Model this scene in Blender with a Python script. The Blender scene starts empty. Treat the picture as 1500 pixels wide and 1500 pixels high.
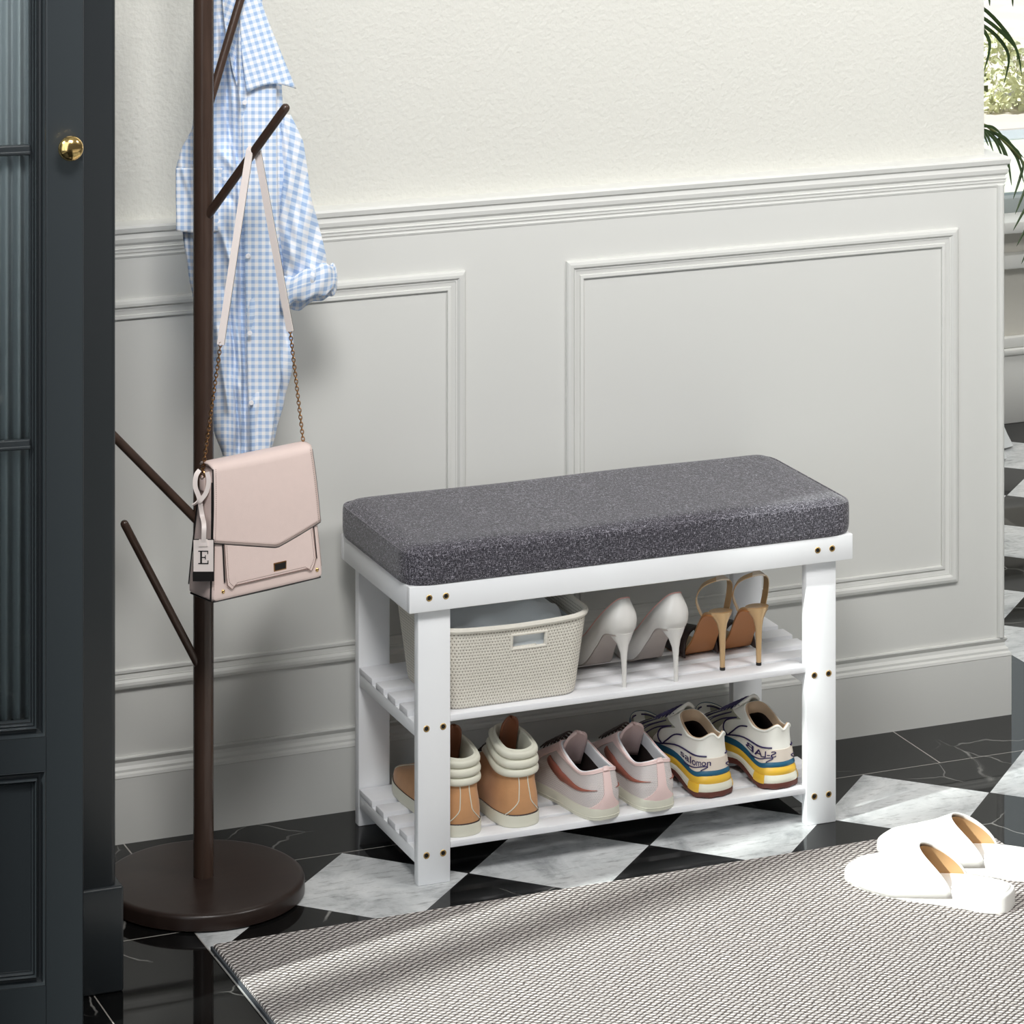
import bpy, bmesh, math, random
from mathutils import Vector, Matrix
random.seed(7)
R = math.radians
PI = math.pi
scene = bpy.context.scene
COL = scene.collection
EYE = 1.9
YAW = 0.3872
F = 5228.0
HORIZON = -718.5
CA, SA = math.cos(YAW), math.sin(YAW)

def at(x, y, v):
    """point of the room lying on the upright plane Y = v (metres from the camera's wall)"""
    t = (x - 750) / F
    k = (SA + t * CA) / (CA - t * SA)
    u = v * k
    Z = u * SA + v * CA
    return Vector((u, v, EYE - (y - HORIZON) * Z / F))

# ------------------------------------------------------------------ materials
def nt(m):
    m.use_nodes = True
    return m.node_tree.nodes, m.node_tree.links

def node(ns, kind, **kw):
    n = ns.new(kind)
    for k, v in kw.items():
        if k in n.bl_rna.properties.keys():
            setattr(n, k, v)
        else:
            n.inputs[k].default_value = v
    return n

def srgb(r, g, b):
    def f(c):
        c /= 255.0
        return c / 12.92 if c <= 0.04045 else ((c + 0.055) / 1.055) ** 2.4
    return (f(r), f(g), f(b), 1.0)

def mat(name, col, rough=0.5, metal=0.0, spec=0.5, bump=0.0, bscale=200.0, vary=0.0, vscale=8.0,
        stretch=(1, 1, 1), coat=0.0, sheen=0.0, sub=0.0, bdist=0.001):
    m = bpy.data.materials.new(name)
    ns, lk = nt(m)
    p = ns['Principled BSDF']
    p.inputs['Base Color'].default_value = srgb(*col)
    p.inputs['Roughness'].default_value = rough
    p.inputs['Metallic'].default_value = metal
    p.inputs['Specular IOR Level'].default_value = spec
    p.inputs['Coat Weight'].default_value = coat
    p.inputs['Sheen Weight'].default_value = sheen
    tc = node(ns, 'ShaderNodeTexCoord')
    mp = node(ns, 'ShaderNodeMapping')
    mp.inputs['Scale'].default_value = stretch
    lk.new(tc.outputs['Object'], mp.inputs['Vector'])
    if vary > 0:
        n = node(ns, 'ShaderNodeTexNoise', Scale=vscale, Detail=6.0)
        lk.new(mp.outputs[0], n.inputs['Vector'])
        c = srgb(*col)
        mx = node(ns, 'ShaderNodeMix', data_type='RGBA')
        lk.new(n.outputs[0], mx.inputs[0])
        mx.inputs[6].default_value = tuple(x * (1 - vary) for x in c[:3]) + (1,)
        mx.inputs[7].default_value = tuple(min(1, x * (1 + vary)) for x in c[:3]) + (1,)
        lk.new(mx.outputs[2], p.inputs['Base Color'])
    if bump > 0:
        n = node(ns, 'ShaderNodeTexNoise', Scale=bscale, Detail=3.0)
        lk.new(mp.outputs[0], n.inputs['Vector'])
        b = node(ns, 'ShaderNodeBump', Strength=bump, Distance=bdist)
        lk.new(n.outputs[0], b.inputs['Height'])
        lk.new(b.outputs[0], p.inputs['Normal'])
    return m

def math_node(ns, lk, op, a, b=None, c=None):
    n = ns.new('ShaderNodeMath')
    n.operation = op
    for i, v in enumerate((a, b, c)):
        if v is None:
            continue
        if isinstance(v, (int, float)):
            n.inputs[i].default_value = v
        else:
            lk.new(v, n.inputs[i])
    return n.outputs[0]

def mixcol(ns, lk, fac, a, b):
    n = node(ns, 'ShaderNodeMix', data_type='RGBA')
    for i, v in ((0, fac), (6, a), (7, b)):
        if isinstance(v, (tuple, float, int)):
            n.inputs[i].default_value = v
        else:
            lk.new(v, n.inputs[i])
    return n.outputs[2]

M = {}
M['wall'] = mat('upper_wall_paint', (218, 217, 210), 0.75, spec=0.25, bump=0.75, bscale=130, bdist=0.0022)
M['dado'] = mat('dado_paint', (222, 222, 218), 0.42, spec=0.4)
M['white'] = mat('white_lacquered_wood', (250, 251, 253), 0.38, bump=0.12, bscale=60, stretch=(6, 6, 1), bdist=0.0006)
M['slatwhite'] = mat('white_slat_wood', (240, 240, 243), 0.42, bump=0.25, bscale=50, stretch=(1, 8, 8), vary=0.03, vscale=30)
M['walnut'] = mat('dark_walnut', (70, 54, 46), 0.26, vary=0.35, vscale=14, stretch=(6, 6, 0.8), bump=0.1, bscale=90, spec=0.5)
M['walnut_base'] = mat('dark_walnut_base', (48, 37, 33), 0.3, vary=0.3, vscale=9, stretch=(1.2, 9, 1), spec=0.4)
M['wardrobe'] = mat('blue_black_lacquer', (47, 51, 54), 0.28, spec=0.45)
M['brass'] = mat('polished_brass', (242, 206, 138), 0.14, metal=1.0)
M['screw'] = mat('brass_screw', (214, 178, 112), 0.35, metal=1.0)
M['dark'] = mat('screw_socket', (25, 20, 16), 0.5)
M['chain'] = mat('bronze_chain', (176, 134, 92), 0.3, metal=1.0)
M['pink_leather'] = mat('blush_leather', (238, 216, 209), 0.45, bump=0.35, bscale=900, bdist=0.0004, vary=0.03, vscale=90)
M['edge_black'] = mat('black_edge_paint', (22, 18, 18), 0.45)
M['strap'] = mat('pale_blush_strap', (250, 238, 233), 0.5)
M['stitch'] = mat('brown_stitch', (140, 112, 104), 0.8)
M['pump'] = mat('pale_grey_patent', (222, 219, 215), 0.3, coat=0.3)
M['pump_sole'] = mat('taupe_outsole', (168, 158, 152), 0.5)
M['piping_pink'] = mat('pink_piping', (222, 168, 160), 0.5)
M['gold'] = mat('gold_leather', (205, 172, 130), 0.28, metal=0.55)
M['elastic'] = mat('gold_elastic', (226, 210, 190), 0.5)
M['tan_sole'] = mat('tan_leather_outsole', (178, 118, 70), 0.5, bump=0.1)
M['dark_leather'] = mat('dark_brown_leather', (58, 42, 38), 0.5)
M['tan_suede'] = mat('tan_suede', (200, 148, 102), 0.85, vary=0.12, vscale=60, bump=0.4, bscale=700, sheen=0.2, bdist=0.0005)
M['cream'] = mat('cream_leather', (226, 224, 208), 0.5, bump=0.1, bscale=400)
M['cream_rubber'] = mat('cream_rubber', (222, 220, 204), 0.55)
M['brown_leather'] = mat('brown_tongue_leather', (128, 76, 50), 0.5)
M['mesh_grey'] = None
M['blush'] = mat('blush_trim', (242, 214, 210), 0.55)
M['white_lining'] = mat('white_lining', (244, 243, 246), 0.7)
M['dark_lining'] = mat('dark_lining', (44, 32, 30), 0.8)
M['copper'] = mat('copper_mark', (176, 108, 92), 0.4, metal=0.2)
M['runner'] = mat('off_white_overlay', (246, 244, 236), 0.5)
M['runner_side'] = mat('sand_overlay', (228, 215, 202), 0.5)
M['navy'] = mat('navy_film', (44, 30, 84), 0.45)
M['teal'] = mat('teal_midsole_line', (30, 92, 122), 0.45)
M['yellow'] = mat('yellow_midsole', (232, 186, 62), 0.4)
M['rubber_brown'] = mat('brown_rubber', (92, 46, 36), 0.6)
M['sand_lining'] = mat('sand_lining', (206, 178, 148), 0.6)
M['slipper'] = mat('ivory_leather', (250, 248, 244), 0.5, sheen=0.1)
M['slipper_in'] = mat('tan_slipper_lining', (206, 164, 116), 0.7)
M['rattan_plain'] = mat('whitewashed_rattan_binding', (228, 223, 212), 0.7, bump=0.6, bscale=300)
M['cloth'] = mat('pale_blue_grey_cloth', (240, 246, 250), 0.9, bump=0.4, bscale=500, sheen=0.2)
M['curtain'] = mat('grey_curtain', (196, 196, 200), 0.9, bump=0.3, bscale=500)
M['floor_curtain'] = mat('white_curtain', (235, 238, 238), 0.9)
M['leaf'] = mat('palm_leaf', (52, 74, 34), 0.5, vary=0.4, vscale=12)
M['stem'] = mat('palm_stem', (92, 100, 52), 0.6)
M['pot'] = mat('white_pot', (225, 224, 220), 0.5)
M['soil'] = mat('soil', (60, 44, 32), 0.95, bump=0.5, bscale=80)
M['shrub'] = mat('yellow_green_shrub', (248, 248, 206), 0.9, vary=0.15, vscale=9)
M['shrub_grey'] = mat('pale_green_shrub', (236, 240, 224), 0.9, vary=0.15, vscale=9)
M['garden'] = mat('garden_render', (246, 233, 227), 0.9)
M['lawn'] = mat('garden_lawn', (244, 245, 228), 0.95, vary=0.12, vscale=3)
M['path'] = mat('garden_path', (206, 211, 218), 0.9, vary=0.1, vscale=4)
M['sill'] = mat('sill_paint', (226, 226, 222), 0.5)
M['far_wall'] = mat('far_wall_paint', (214, 211, 202), 0.7)
M['window_frame'] = mat('grey_window_frame', (160, 168, 168), 0.5)

def glass_mat(name, tint=(235, 240, 240), gloss=0.08):
    m = bpy.data.materials.new(name)
    ns, lk = nt(m)
    ns.clear()
    o = node(ns, 'ShaderNodeOutputMaterial')
    mx = node(ns, 'ShaderNodeMixShader')
    tr = node(ns, 'ShaderNodeBsdfTransparent', Color=srgb(*tint))
    gl = node(ns, 'ShaderNodeBsdfGlossy', Roughness=0.02)
    mx.inputs[0].default_value = gloss
    lk.new(tr.outputs[0], mx.inputs[1]); lk.new(gl.outputs[0], mx.inputs[2]); lk.new(mx.outputs[0], o.inputs[0])
    return m
M['glass'] = glass_mat('clear_glass')

def gingham():
    m = bpy.data.materials.new('blue_white_gingham')
    ns, lk = nt(m)
    p = ns['Principled BSDF']
    p.inputs['Roughness'].default_value = 0.85
    p.inputs['Sheen Weight'].default_value = 0.2
    uv = node(ns, 'ShaderNodeUVMap', uv_map='UVMap')
    sep = node(ns, 'ShaderNodeSeparateXYZ')
    lk.new(uv.outputs[0], sep.inputs[0])
    out = []
    for i in (0, 1):
        s = math_node(ns, lk, 'MULTIPLY', sep.outputs[i], 1 / 0.0096)
        fr = math_node(ns, lk, 'FRACT', s)
        tri = math_node(ns, lk, 'ABSOLUTE', math_node(ns, lk, 'SUBTRACT', fr, 0.5))
        mr = node(ns, 'ShaderNodeMapRange', interpolation_type='SMOOTHSTEP')
        mr.inputs[1].default_value = 0.21; mr.inputs[2].default_value = 0.29
        lk.new(tri, mr.inputs[0])
        out.append(mr.outputs[0])
    s = math_node(ns, lk, 'ADD', out[0], out[1])
    half = math_node(ns, lk, 'MULTIPLY', s, 0.5)
    r = node(ns, 'ShaderNodeValToRGB')
    r.color_ramp.elements[0].color = srgb(246, 247, 251)
    r.color_ramp.elements[1].color = srgb(166, 194, 232)
    e = r.color_ramp.elements.new(0.5); e.color = srgb(214, 227, 246)
    lk.new(half, r.inputs[0])
    lk.new(r.outputs[0], p.inputs['Base Color'])
    return m
M['gingham'] = gingham()

def melange():
    m = bpy.data.materials.new('charcoal_melange_fabric')
    ns, lk = nt(m)
    p = ns['Principled BSDF']
    p.inputs['Roughness'].default_value = 0.9
    p.inputs['Specular IOR Level'].default_value = 0.2
    p.inputs['Sheen Weight'].default_value = 0.35
    tc = node(ns, 'ShaderNodeTexCoord')
    outs = []
    for st in ((180, 900, 900), (900, 180, 900), (900, 900, 180)):
        mp = node(ns, 'ShaderNodeMapping'); mp.inputs['Scale'].default_value = st
        lk.new(tc.outputs['Object'], mp.inputs['Vector'])
        n = node(ns, 'ShaderNodeTexNoise', Scale=1.0, Detail=2.0)
        lk.new(mp.outputs[0], n.inputs['Vector'])
        outs.append(n.outputs[0])
    mxx = math_node(ns, lk, 'MAXIMUM', outs[0], math_node(ns, lk, 'MAXIMUM', outs[1], outs[2]))
    r = node(ns, 'ShaderNodeValToRGB')
    r.color_ramp.elements[0].position = 0.49; r.color_ramp.elements[0].color = srgb(34, 33, 39)
    r.color_ramp.elements[1].position = 0.72; r.color_ramp.elements[1].color = srgb(176, 173, 182)
    e = r.color_ramp.elements.new(0.6); e.color = srgb(80, 77, 86)
    lk.new(mxx, r.inputs[0])
    lk.new(r.outputs[0], p.inputs['Base Color'])
    b = node(ns, 'ShaderNodeBump', Strength=0.5, Distance=0.0006)
    lk.new(mxx, b.inputs['Height']); lk.new(b.outputs[0], p.inputs['Normal'])
    return m
M['melange'] = melange()

def weave(name, c_lo, c_hi, px, py, bump=0.8, dist=0.0008, stagger=True):
    """woven strands laid out on the UV map in metres"""
    m = bpy.data.materials.new(name)
    ns, lk = nt(m)
    p = ns['Principled BSDF']
    p.inputs['Roughness'].default_value = 0.8
    uv = node(ns, 'ShaderNodeUVMap', uv_map='UVMap')
    sep = node(ns, 'ShaderNodeSeparateXYZ'); lk.new(uv.outputs[0], sep.inputs[0])
    row = math_node(ns, lk, 'MULTIPLY', sep.outputs[1], 1 / py)
    rowi = math_node(ns, lk, 'FLOOR', row)
    colx = math_node(ns, lk, 'MULTIPLY', sep.outputs[0], 1 / px)
    if stagger:
        colx = math_node(ns, lk, 'ADD', colx, math_node(ns, lk, 'MULTIPLY', rowi, 0.5))
    def off_centre(v):
        return math_node(ns, lk, 'MULTIPLY', math_node(ns, lk, 'ABSOLUTE', math_node(ns, lk, 'SUBTRACT', math_node(ns, lk, 'FRACT', v), 0.5)), 2.0)
    da = math_node(ns, lk, 'MULTIPLY', off_centre(colx), 1.25); db = math_node(ns, lk, 'MULTIPLY', off_centre(row), 0.95)
    hh = math_node(ns, lk, 'SQRT', math_node(ns, lk, 'ADD', math_node(ns, lk, 'POWER', da, 2.0), math_node(ns, lk, 'POWER', db, 2.0)))
    r = node(ns, 'ShaderNodeValToRGB')
    r.color_ramp.elements[0].position = 0.22; r.color_ramp.elements[0].color = srgb(*c_lo)
    r.color_ramp.elements[1].position = 0.55; r.color_ramp.elements[1].color = srgb(*c_hi)
    lk.new(hh, r.inputs[0]); lk.new(r.outputs[0], p.inputs['Base Color'])
    bp = node(ns, 'ShaderNodeBump', Strength=bump, Distance=dist)
    lk.new(hh, bp.inputs['Height']); lk.new(bp.outputs[0], p.inputs['Normal'])
    return m
M['rattan'] = weave('whitewashed_rattan', (104, 92, 78), (230, 225, 214), 0.0040, 0.0044)
M['mesh_grey'] = weave('grey_blush_knit', (150, 142, 144), (222, 214, 212), 0.0022, 0.0026, 0.6, 0.0004)
M['mesh_khaki'] = mat('khaki_mesh', (170, 168, 150), 0.7, bump=0.5, bscale=1200, bdist=0.0004)

def rug_mat():
    m = bpy.data.materials.new('grey_cream_woven_rug')
    ns, lk = nt(m)
    p = ns['Principled BSDF']
    p.inputs['Roughness'].default_value = 0.95
    p.inputs['Specular IOR Level'].default_value = 0.1
    tc = node(ns, 'ShaderNodeTexCoord')
    nz = node(ns, 'ShaderNodeTexNoise', Scale=70.0, Detail=2.0)
    lk.new(tc.outputs['Object'], nz.inputs['Vector'])
    sep = node(ns, 'ShaderNodeSeparateXYZ'); lk.new(tc.outputs['Object'], sep.inputs[0])
    ang = R(33)
    along = math_node(ns, lk, 'ADD', math_node(ns, lk, 'MULTIPLY', sep.outputs[0], math.cos(ang)),
                      math_node(ns, lk, 'MULTIPLY', sep.outputs[1], math.sin(ang)))
    across = math_node(ns, lk, 'ADD', math_node(ns, lk, 'MULTIPLY', sep.outputs[0], -math.sin(ang)),
                       math_node(ns, lk, 'MULTIPLY', sep.outputs[1], math.cos(ang)))
    across = math_node(ns, lk, 'ADD', across, math_node(ns, lk, 'MULTIPLY', nz.outputs[0], 0.0065))
    row = math_node(ns, lk, 'MULTIPLY', across, 1 / 0.0076)
    rf = math_node(ns, lk, 'FRACT', row)
    ri = math_node(ns, lk, 'FLOOR', row)
    a0 = math_node(ns, lk, 'MULTIPLY', along, 1 / 0.0082)
    # every stitch leans: its phase slides with the position inside the row
    st = math_node(ns, lk, 'FRACT', math_node(ns, lk, 'ADD', math_node(ns, lk, 'ADD', a0, math_node(ns, lk, 'MULTIPLY', rf, 0.6)),
                                              math_node(ns, lk, 'MULTIPLY', ri, 0.37)))
    rib = math_node(ns, lk, 'SINE', math_node(ns, lk, 'MULTIPLY', rf, PI))
    sti = math_node(ns, lk, 'POWER', math_node(ns, lk, 'SINE', math_node(ns, lk, 'MULTIPLY', st, PI)), 0.6)
    h = math_node(ns, lk, 'MULTIPLY', math_node(ns, lk, 'POWER', rib, 0.7), math_node(ns, lk, 'ADD', 0.12, math_node(ns, lk, 'MULTIPLY', sti, 0.88)))
    n2 = node(ns, 'ShaderNodeTexNoise', Scale=14.0, Detail=4.0)
    lk.new(tc.outputs['Object'], n2.inputs['Vector'])
    n3 = node(ns, 'ShaderNodeTexNoise', Scale=420.0, Detail=2.0)
    lk.new(tc.outputs['Object'], n3.inputs['Vector'])
    r = node(ns, 'ShaderNodeValToRGB')
    r.color_ramp.elements[0].position = 0.3; r.color_ramp.elements[0].color = srgb(30, 27, 27)
    r.color_ramp.elements[1].position = 0.85; r.color_ramp.elements[1].color = srgb(248, 244, 240)
    e = r.color_ramp.elements.new(0.62); e.color = srgb(208, 202, 198)
    lk.new(h, r.inputs[0])
    yarn = mixcol(ns, lk, math_node(ns, lk, 'MULTIPLY', n3.outputs[0], 0.5), r.outputs[0], srgb(214, 200, 196))
    tone = node(ns, 'ShaderNodeMapRange'); tone.inputs[1].default_value = 0.35; tone.inputs[2].default_value = 0.65
    tone.inputs[3].default_value = 0.0; tone.inputs[4].default_value = 0.25
    lk.new(n2.outputs[0], tone.inputs[0])
    c = mixcol(ns, lk, tone.outputs[0], yarn, srgb(176, 168, 166))
    lk.new(c, p.inputs['Base Color'])
    b = node(ns, 'ShaderNodeBump', Strength=1.0, Distance=0.004)
    lk.new(h, b.inputs['Height']); lk.new(b.outputs[0], p.inputs['Normal'])
    return m
M['rug'] = rug_mat()
M['rug_edge'] = mat('dark_rug_binding', (70, 74, 80), 0.8)

TU, TV, TD = 1.8216, 4.6269, 0.2763       # tile grid: a crossing, and the tiles' diagonal
def floor_mat():
    m = bpy.data.materials.new('checkered_marble_tiles')
    ns, lk = nt(m)
    p = ns['Principled BSDF']
    tc = node(ns, 'ShaderNodeTexCoord')
    sep = node(ns, 'ShaderNodeSeparateXYZ'); lk.new(tc.outputs['Object'], sep.inputs[0])
    X, Y = sep.outputs[0], sep.outputs[1]
    MN = lambda op, a, b=None: math_node(ns, lk, op, a, b)
    du = MN('SUBTRACT', X, TU); dv = MN('SUBTRACT', Y, TV)
    a = MN('MULTIPLY', MN('ADD', du, dv), 1 / TD)
    b = MN('MULTIPLY', MN('SUBTRACT', du, dv), 1 / TD)
    par = MN('MODULO', MN('ADD', MN('ADD', MN('FLOOR', a), MN('FLOOR', b)), 1000.0), 2.0)
    black = MN('GREATER_THAN', par, 0.5)
    bx = TU - 1.5 * TD
    by = TV + 0.5 * TD
    band = MN('MULTIPLY', MN('GREATER_THAN', Y, by), MN('LESS_THAN', X, 3.003))
    left = MN('LESS_THAN', X, bx)
    border = MN('MAXIMUM', band, left)
    isblack = MN('MAXIMUM', black, border)
    # grout
    def near(v, c, w):
        return MN('LESS_THAN', MN('ABSOLUTE', MN('SUBTRACT', v, c)), w)
    def edge(v, w):
        fr = MN('FRACT', v)
        return MN('LESS_THAN', MN('MINIMUM', fr, MN('SUBTRACT', 1.0, fr)), w)
    g_field = MN('MULTIPLY', MN('MAXIMUM', edge(a, 0.0035), edge(b, 0.0035)), MN('SUBTRACT', 1.0, border))
    g1 = MN('MULTIPLY', near(Y, by, 0.0009), MN('LESS_THAN', X, 3.003))
    g1 = MN('MULTIPLY', g1, MN('GREATER_THAN', X, bx - 0.18))
    g2 = MN('MULTIPLY', near(X, bx, 0.0009), MN('LESS_THAN', Y, by))
    g3 = near(X, bx - 0.179, 0.0009)
    jx = MN('MULTIPLY', MN('SUBTRACT', X, 2.644), 1 / 0.6185)
    g4 = MN('MULTIPLY', edge(MN('ADD', jx, 50.0), 0.0018), band)
    jy = MN('MULTIPLY', MN('SUBTRACT', Y, 4.581), 1 / 0.6)
    g5 = MN('MULTIPLY', edge(MN('ADD', jy, 50.0), 0.0018), left)
    g_lines = MN('MAXIMUM', MN('MAXIMUM', g1, g2), MN('MAXIMUM', g3, MN('MAXIMUM', g4, g5)))
    # veins of the black marble, different in every tile
    cell = node(ns, 'ShaderNodeCombineXYZ')
    lk.new(MN('ADD', X, MN('MULTIPLY', MN('FLOOR', a), 3.7)), cell.inputs[0])
    lk.new(MN('ADD', Y, MN('MULTIPLY', MN('FLOOR', b), 5.3)), cell.inputs[1])
    dn = node(ns, 'ShaderNodeTexNoise', Scale=9.0, Detail=3.0)
    lk.new(tc.outputs['Object'], dn.inputs['Vector'])
    vadd = node(ns, 'ShaderNodeVectorMath', operation='MULTIPLY_ADD')
    lk.new(dn.outputs['Color'], vadd.inputs[0]); vadd.inputs[1].default_value = (0.09, 0.09, 0); lk.new(tc.outputs['Object'], vadd.inputs[2])
    vo = node(ns, 'ShaderNodeTexVoronoi', feature='DISTANCE_TO_EDGE', Scale=5.5)
    lk.new(vadd.outputs[0], vo.inputs['Vector'])
    mk = node(ns, 'ShaderNodeTexNoise', Scale=6.0, Detail=2.0)
    lk.new(tc.outputs['Object'], mk.inputs['Vector'])
    vr = node(ns, 'ShaderNodeMapRange'); vr.inputs[1].default_value = 0.0; vr.inputs[2].default_value = 0.010
    vr.inputs[3].default_value = 1.0; vr.inputs[4].default_value = 0.0
    lk.new(vo.outputs['Distance'], vr.inputs[0])
    mr = node(ns, 'ShaderNodeMapRange'); mr.inputs[1].default_value = 0.5; mr.inputs[2].default_value = 0.72
    lk.new(mk.outputs[0], mr.inputs[0])
    vein = MN('MULTIPLY', vr.outputs[0], mr.outputs[0])
    blk = mixcol(ns, lk, vein, srgb(17, 17, 17), srgb(176, 174, 170))
    # white marble
    wn = node(ns, 'ShaderNodeTexNoise', Scale=9.0, Detail=9.0, Roughness=0.65, Distortion=0.6)
    lk.new(cell.outputs[0], wn.inputs['Vector'])
    wr = node(ns, 'ShaderNodeValToRGB')
    wr.color_ramp.elements[0].position = 0.3; wr.color_ramp.elements[0].color = srgb(150, 152, 154)
    wr.color_ramp.elements[1].position = 0.62; wr.color_ramp.elements[1].color = srgb(226, 227, 227)
    e = wr.color_ramp.elements.new(0.46); e.color = srgb(204, 206, 207)
    lk.new(wn.outputs[0], wr.inputs[0])
    mp = node(ns, 'ShaderNodeMapping'); mp.inputs['Scale'].default_value = (24, 110, 1); mp.inputs['Rotation'].default_value = (0, 0, R(-18))
    lk.new(cell.outputs[0], mp.inputs['Vector'])
    sp = node(ns, 'ShaderNodeTexNoise', Scale=1.0, Detail=7.0, Roughness=0.75)
    lk.new(mp.outputs[0], sp.inputs['Vector'])
    sr = node(ns, 'ShaderNodeMapRange'); sr.inputs[1].default_value = 0.53; sr.inputs[2].default_value = 0.68; sr.inputs[4].default_value = 0.65
    lk.new(sp.outputs[0], sr.inputs[0])
    wht = mixcol(ns, lk, sr.outputs[0], wr.outputs[0], srgb(112, 112, 112))
    c = mixcol(ns, lk, isblack, wht, blk)
    c = mixcol(ns, lk, g_field, c, srgb(44, 44, 44))
    c = mixcol(ns, lk, MN('MULTIPLY', g_lines, 0.85), c, srgb(170, 166, 160))
    lk.new(c, p.inputs['Base Color'])
    rr = node(ns, 'ShaderNodeMapRange'); rr.inputs[3].default_value = 0.13; rr.inputs[4].default_value = 0.035
    lk.new(isblack, rr.inputs[0]); lk.new(rr.outputs[0], p.inputs['Roughness'])
    p.inputs['Specular IOR Level'].default_value = 0.3
    return m
M['floor'] = floor_mat()

# ------------------------------------------------------------------ object helpers
def prop(o, label=None, cat=None, group=None, kind=None):
    if label: o['label'] = label
    if cat: o['category'] = cat
    if group: o['group'] = group
    if kind: o['kind'] = kind
    return o

MATX = {}
def thing(name, label, cat, loc=(0, 0, 0), rz=0.0, group=None, parent=None):
    o = bpy.data.objects.new(name, None)
    o.empty_display_size = 0.05
    COL.objects.link(o)
    o.location = loc
    o.rotation_euler = (0, 0, rz)
    MATX[o.name] = Matrix.Translation(Vector(loc)) @ Matrix.Rotation(rz, 4, 'Z')
    prop(o, label, cat, group)
    return o

def root_of(p):
    while p is not None and p.name not in MATX:
        p = p.parent
    return p

def obj(name, bm, m, parent=None, world=False, smooth=True, angle=40, label=None):
    """link a bmesh as ONE mesh object; world=True means it was drawn in room coordinates"""
    if world and parent is not None:
        bmesh.ops.transform(bm, matrix=MATX[root_of(parent).name].inverted(), verts=bm.verts)
    me = bpy.data.meshes.new(name)
    bm.to_mesh(me); bm.free()
    mats = m if isinstance(m, (list, tuple)) else [m]
    for x in mats:
        me.materials.append(x)
    o = bpy.data.objects.new(name, me)
    COL.objects.link(o)
    if parent is not None:
        o.parent = parent
    if smooth:
        for p in me.polygons:
            p.use_smooth = True
        try:
            me.set_sharp_from_angle(angle=R(angle))
        except Exception:
            pass
    if label: o['label'] = label
    return o

def structure(name, bm, m, **kw):
    o = obj(name, bm, m, **kw)
    o['kind'] = 'structure'
    return o

def new(): return bmesh.new()

def box(bm, x0, x1, y0, y1, z0, z1, bev=0.0, seg=2, rz=0.0, about=None):
    vs = [bm.verts.new((x, y, z)) for x in (x0, x1) for y in (y0, y1) for z in (z0, z1)]
    fs = [(0, 1, 3, 2), (4, 6, 7, 5), (0, 4, 5, 1), (2, 3, 7, 6), (0, 2, 6, 4), (1, 5, 7, 3)]
    faces = [bm.faces.new([vs[i] for i in f]) for f in fs]
    geo = vs
    if bev > 0:
        es = list({e for f in faces for e in f.edges})
        r = bmesh.ops.bevel(bm, geom=es, offset=bev, segments=seg, profile=0.5, affect='EDGES', clamp_overlap=True)
        geo = list({v for f in r['faces'] for v in f.verts} | {v for v in vs if v.is_valid})
    if rz:
        bmesh.ops.rotate(bm, verts=geo, cent=about or (0, 0, 0), matrix=Matrix.Rotation(rz, 3, 'Z'))
    return geo

def frame_axes(d):
    d = d.normalized()
    up = Vector((0, 0, 1)) if abs(d.z) < 0.95 else Vector((1, 0, 0))
    s = d.cross(up).normalized()
    return s, d.cross(s).normalized()

def tube(bm, pts, rad, seg=16, cap=True, flat=1.0, side=None):
    """a tube along pts; rad number or list; flat squashes it across 'side'"""
    pts = [Vector(p) for p in pts]
    n = len(pts)
    rads = rad if isinstance(rad, (list, tuple)) else [rad] * n
    rings = []
    ps = None
    for i, p in enumerate(pts):
        d = (pts[min(i + 1, n - 1)] - pts[max(i - 1, 0)])
        if d.length < 1e-9: d = Vector((0, 0, 1))
        d.normalize()
        if side is not None:
            s = Vector(side); s = (s - d * s.dot(d)).normalized(); t = d.cross(s)
        elif ps is None:
            s, t = frame_axes(d)
        else:
            s = (ps - d * ps.dot(d)).normalized(); t = d.cross(s)
        ps = s
        rings.append([bm.verts.new(p + s * math.cos(2 * PI * k / seg) * rads[i] + t * math.sin(2 * PI * k / seg) * rads[i] * flat) for k in range(seg)])
    for a, b in zip(rings, rings[1:]):
        for k in range(seg):
            bm.faces.new((a[k], a[(k + 1) % seg], b[(k + 1) % seg], b[k]))
    if cap:
        bm.faces.new(rings[0][::-1]); bm.faces.new(rings[-1])
    return rings

def ring_tube(bm, pts, rad, seg=8, flat=1.0):
    """closed loop tube"""
    pts = [Vector(p) for p in pts]; n = len(pts); rings = []
    c = sum(pts, Vector()) / n
    for i, p in enumerate(pts):
        d = (pts[(i + 1) % n] - pts[i - 1]).normalized()
        s = (p - c); s = (s - d * s.dot(d)).normalized(); t = d.cross(s)
        rings.append([bm.verts.new(p + s * math.cos(2 * PI * k / seg) * rad + t * math.sin(2 * PI * k / seg) * rad * flat) for k in range(seg)])
    for i in range(n):
        a, b = rings[i], rings[(i + 1) % n]
        for k in range(seg):
            bm.faces.new((a[k], a[(k + 1) % seg], b[(k + 1) % seg], b[k]))

def lathe(bm, prof, seg=48, c=(0, 0, 0), axis='Z'):
    """profile list of (radius, height)"""
    rings = []
    for r, h in prof:
        ring = []
        for k in range(seg):
            a = 2 * PI * k / seg
            x, y = r * math.cos(a), r * math.sin(a)
            v = (x, y, h) if axis == 'Z' else (x, -h, y)
            ring.append(bm.verts.new(Vector(v) + Vector(c)))
        rings.append(ring)
    for a, b in zip(rings, rings[1:]):
        for k in range(seg):
            bm.faces.new((a[k], a[(k + 1) % seg], b[(k + 1) % seg], b[k]))
    bm.faces.new(rings[0][::-1]); bm.faces.new(rings[-1])

def cr(p0, p1, p2, p3, t):
    return 0.5 * ((2 * p1) + (p2 - p0) * t + (2 * p0 - 5 * p1 + 4 * p2 - p3) * t * t + (3 * p1 - p0 - 3 * p2 + p3) * t ** 3)

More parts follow.
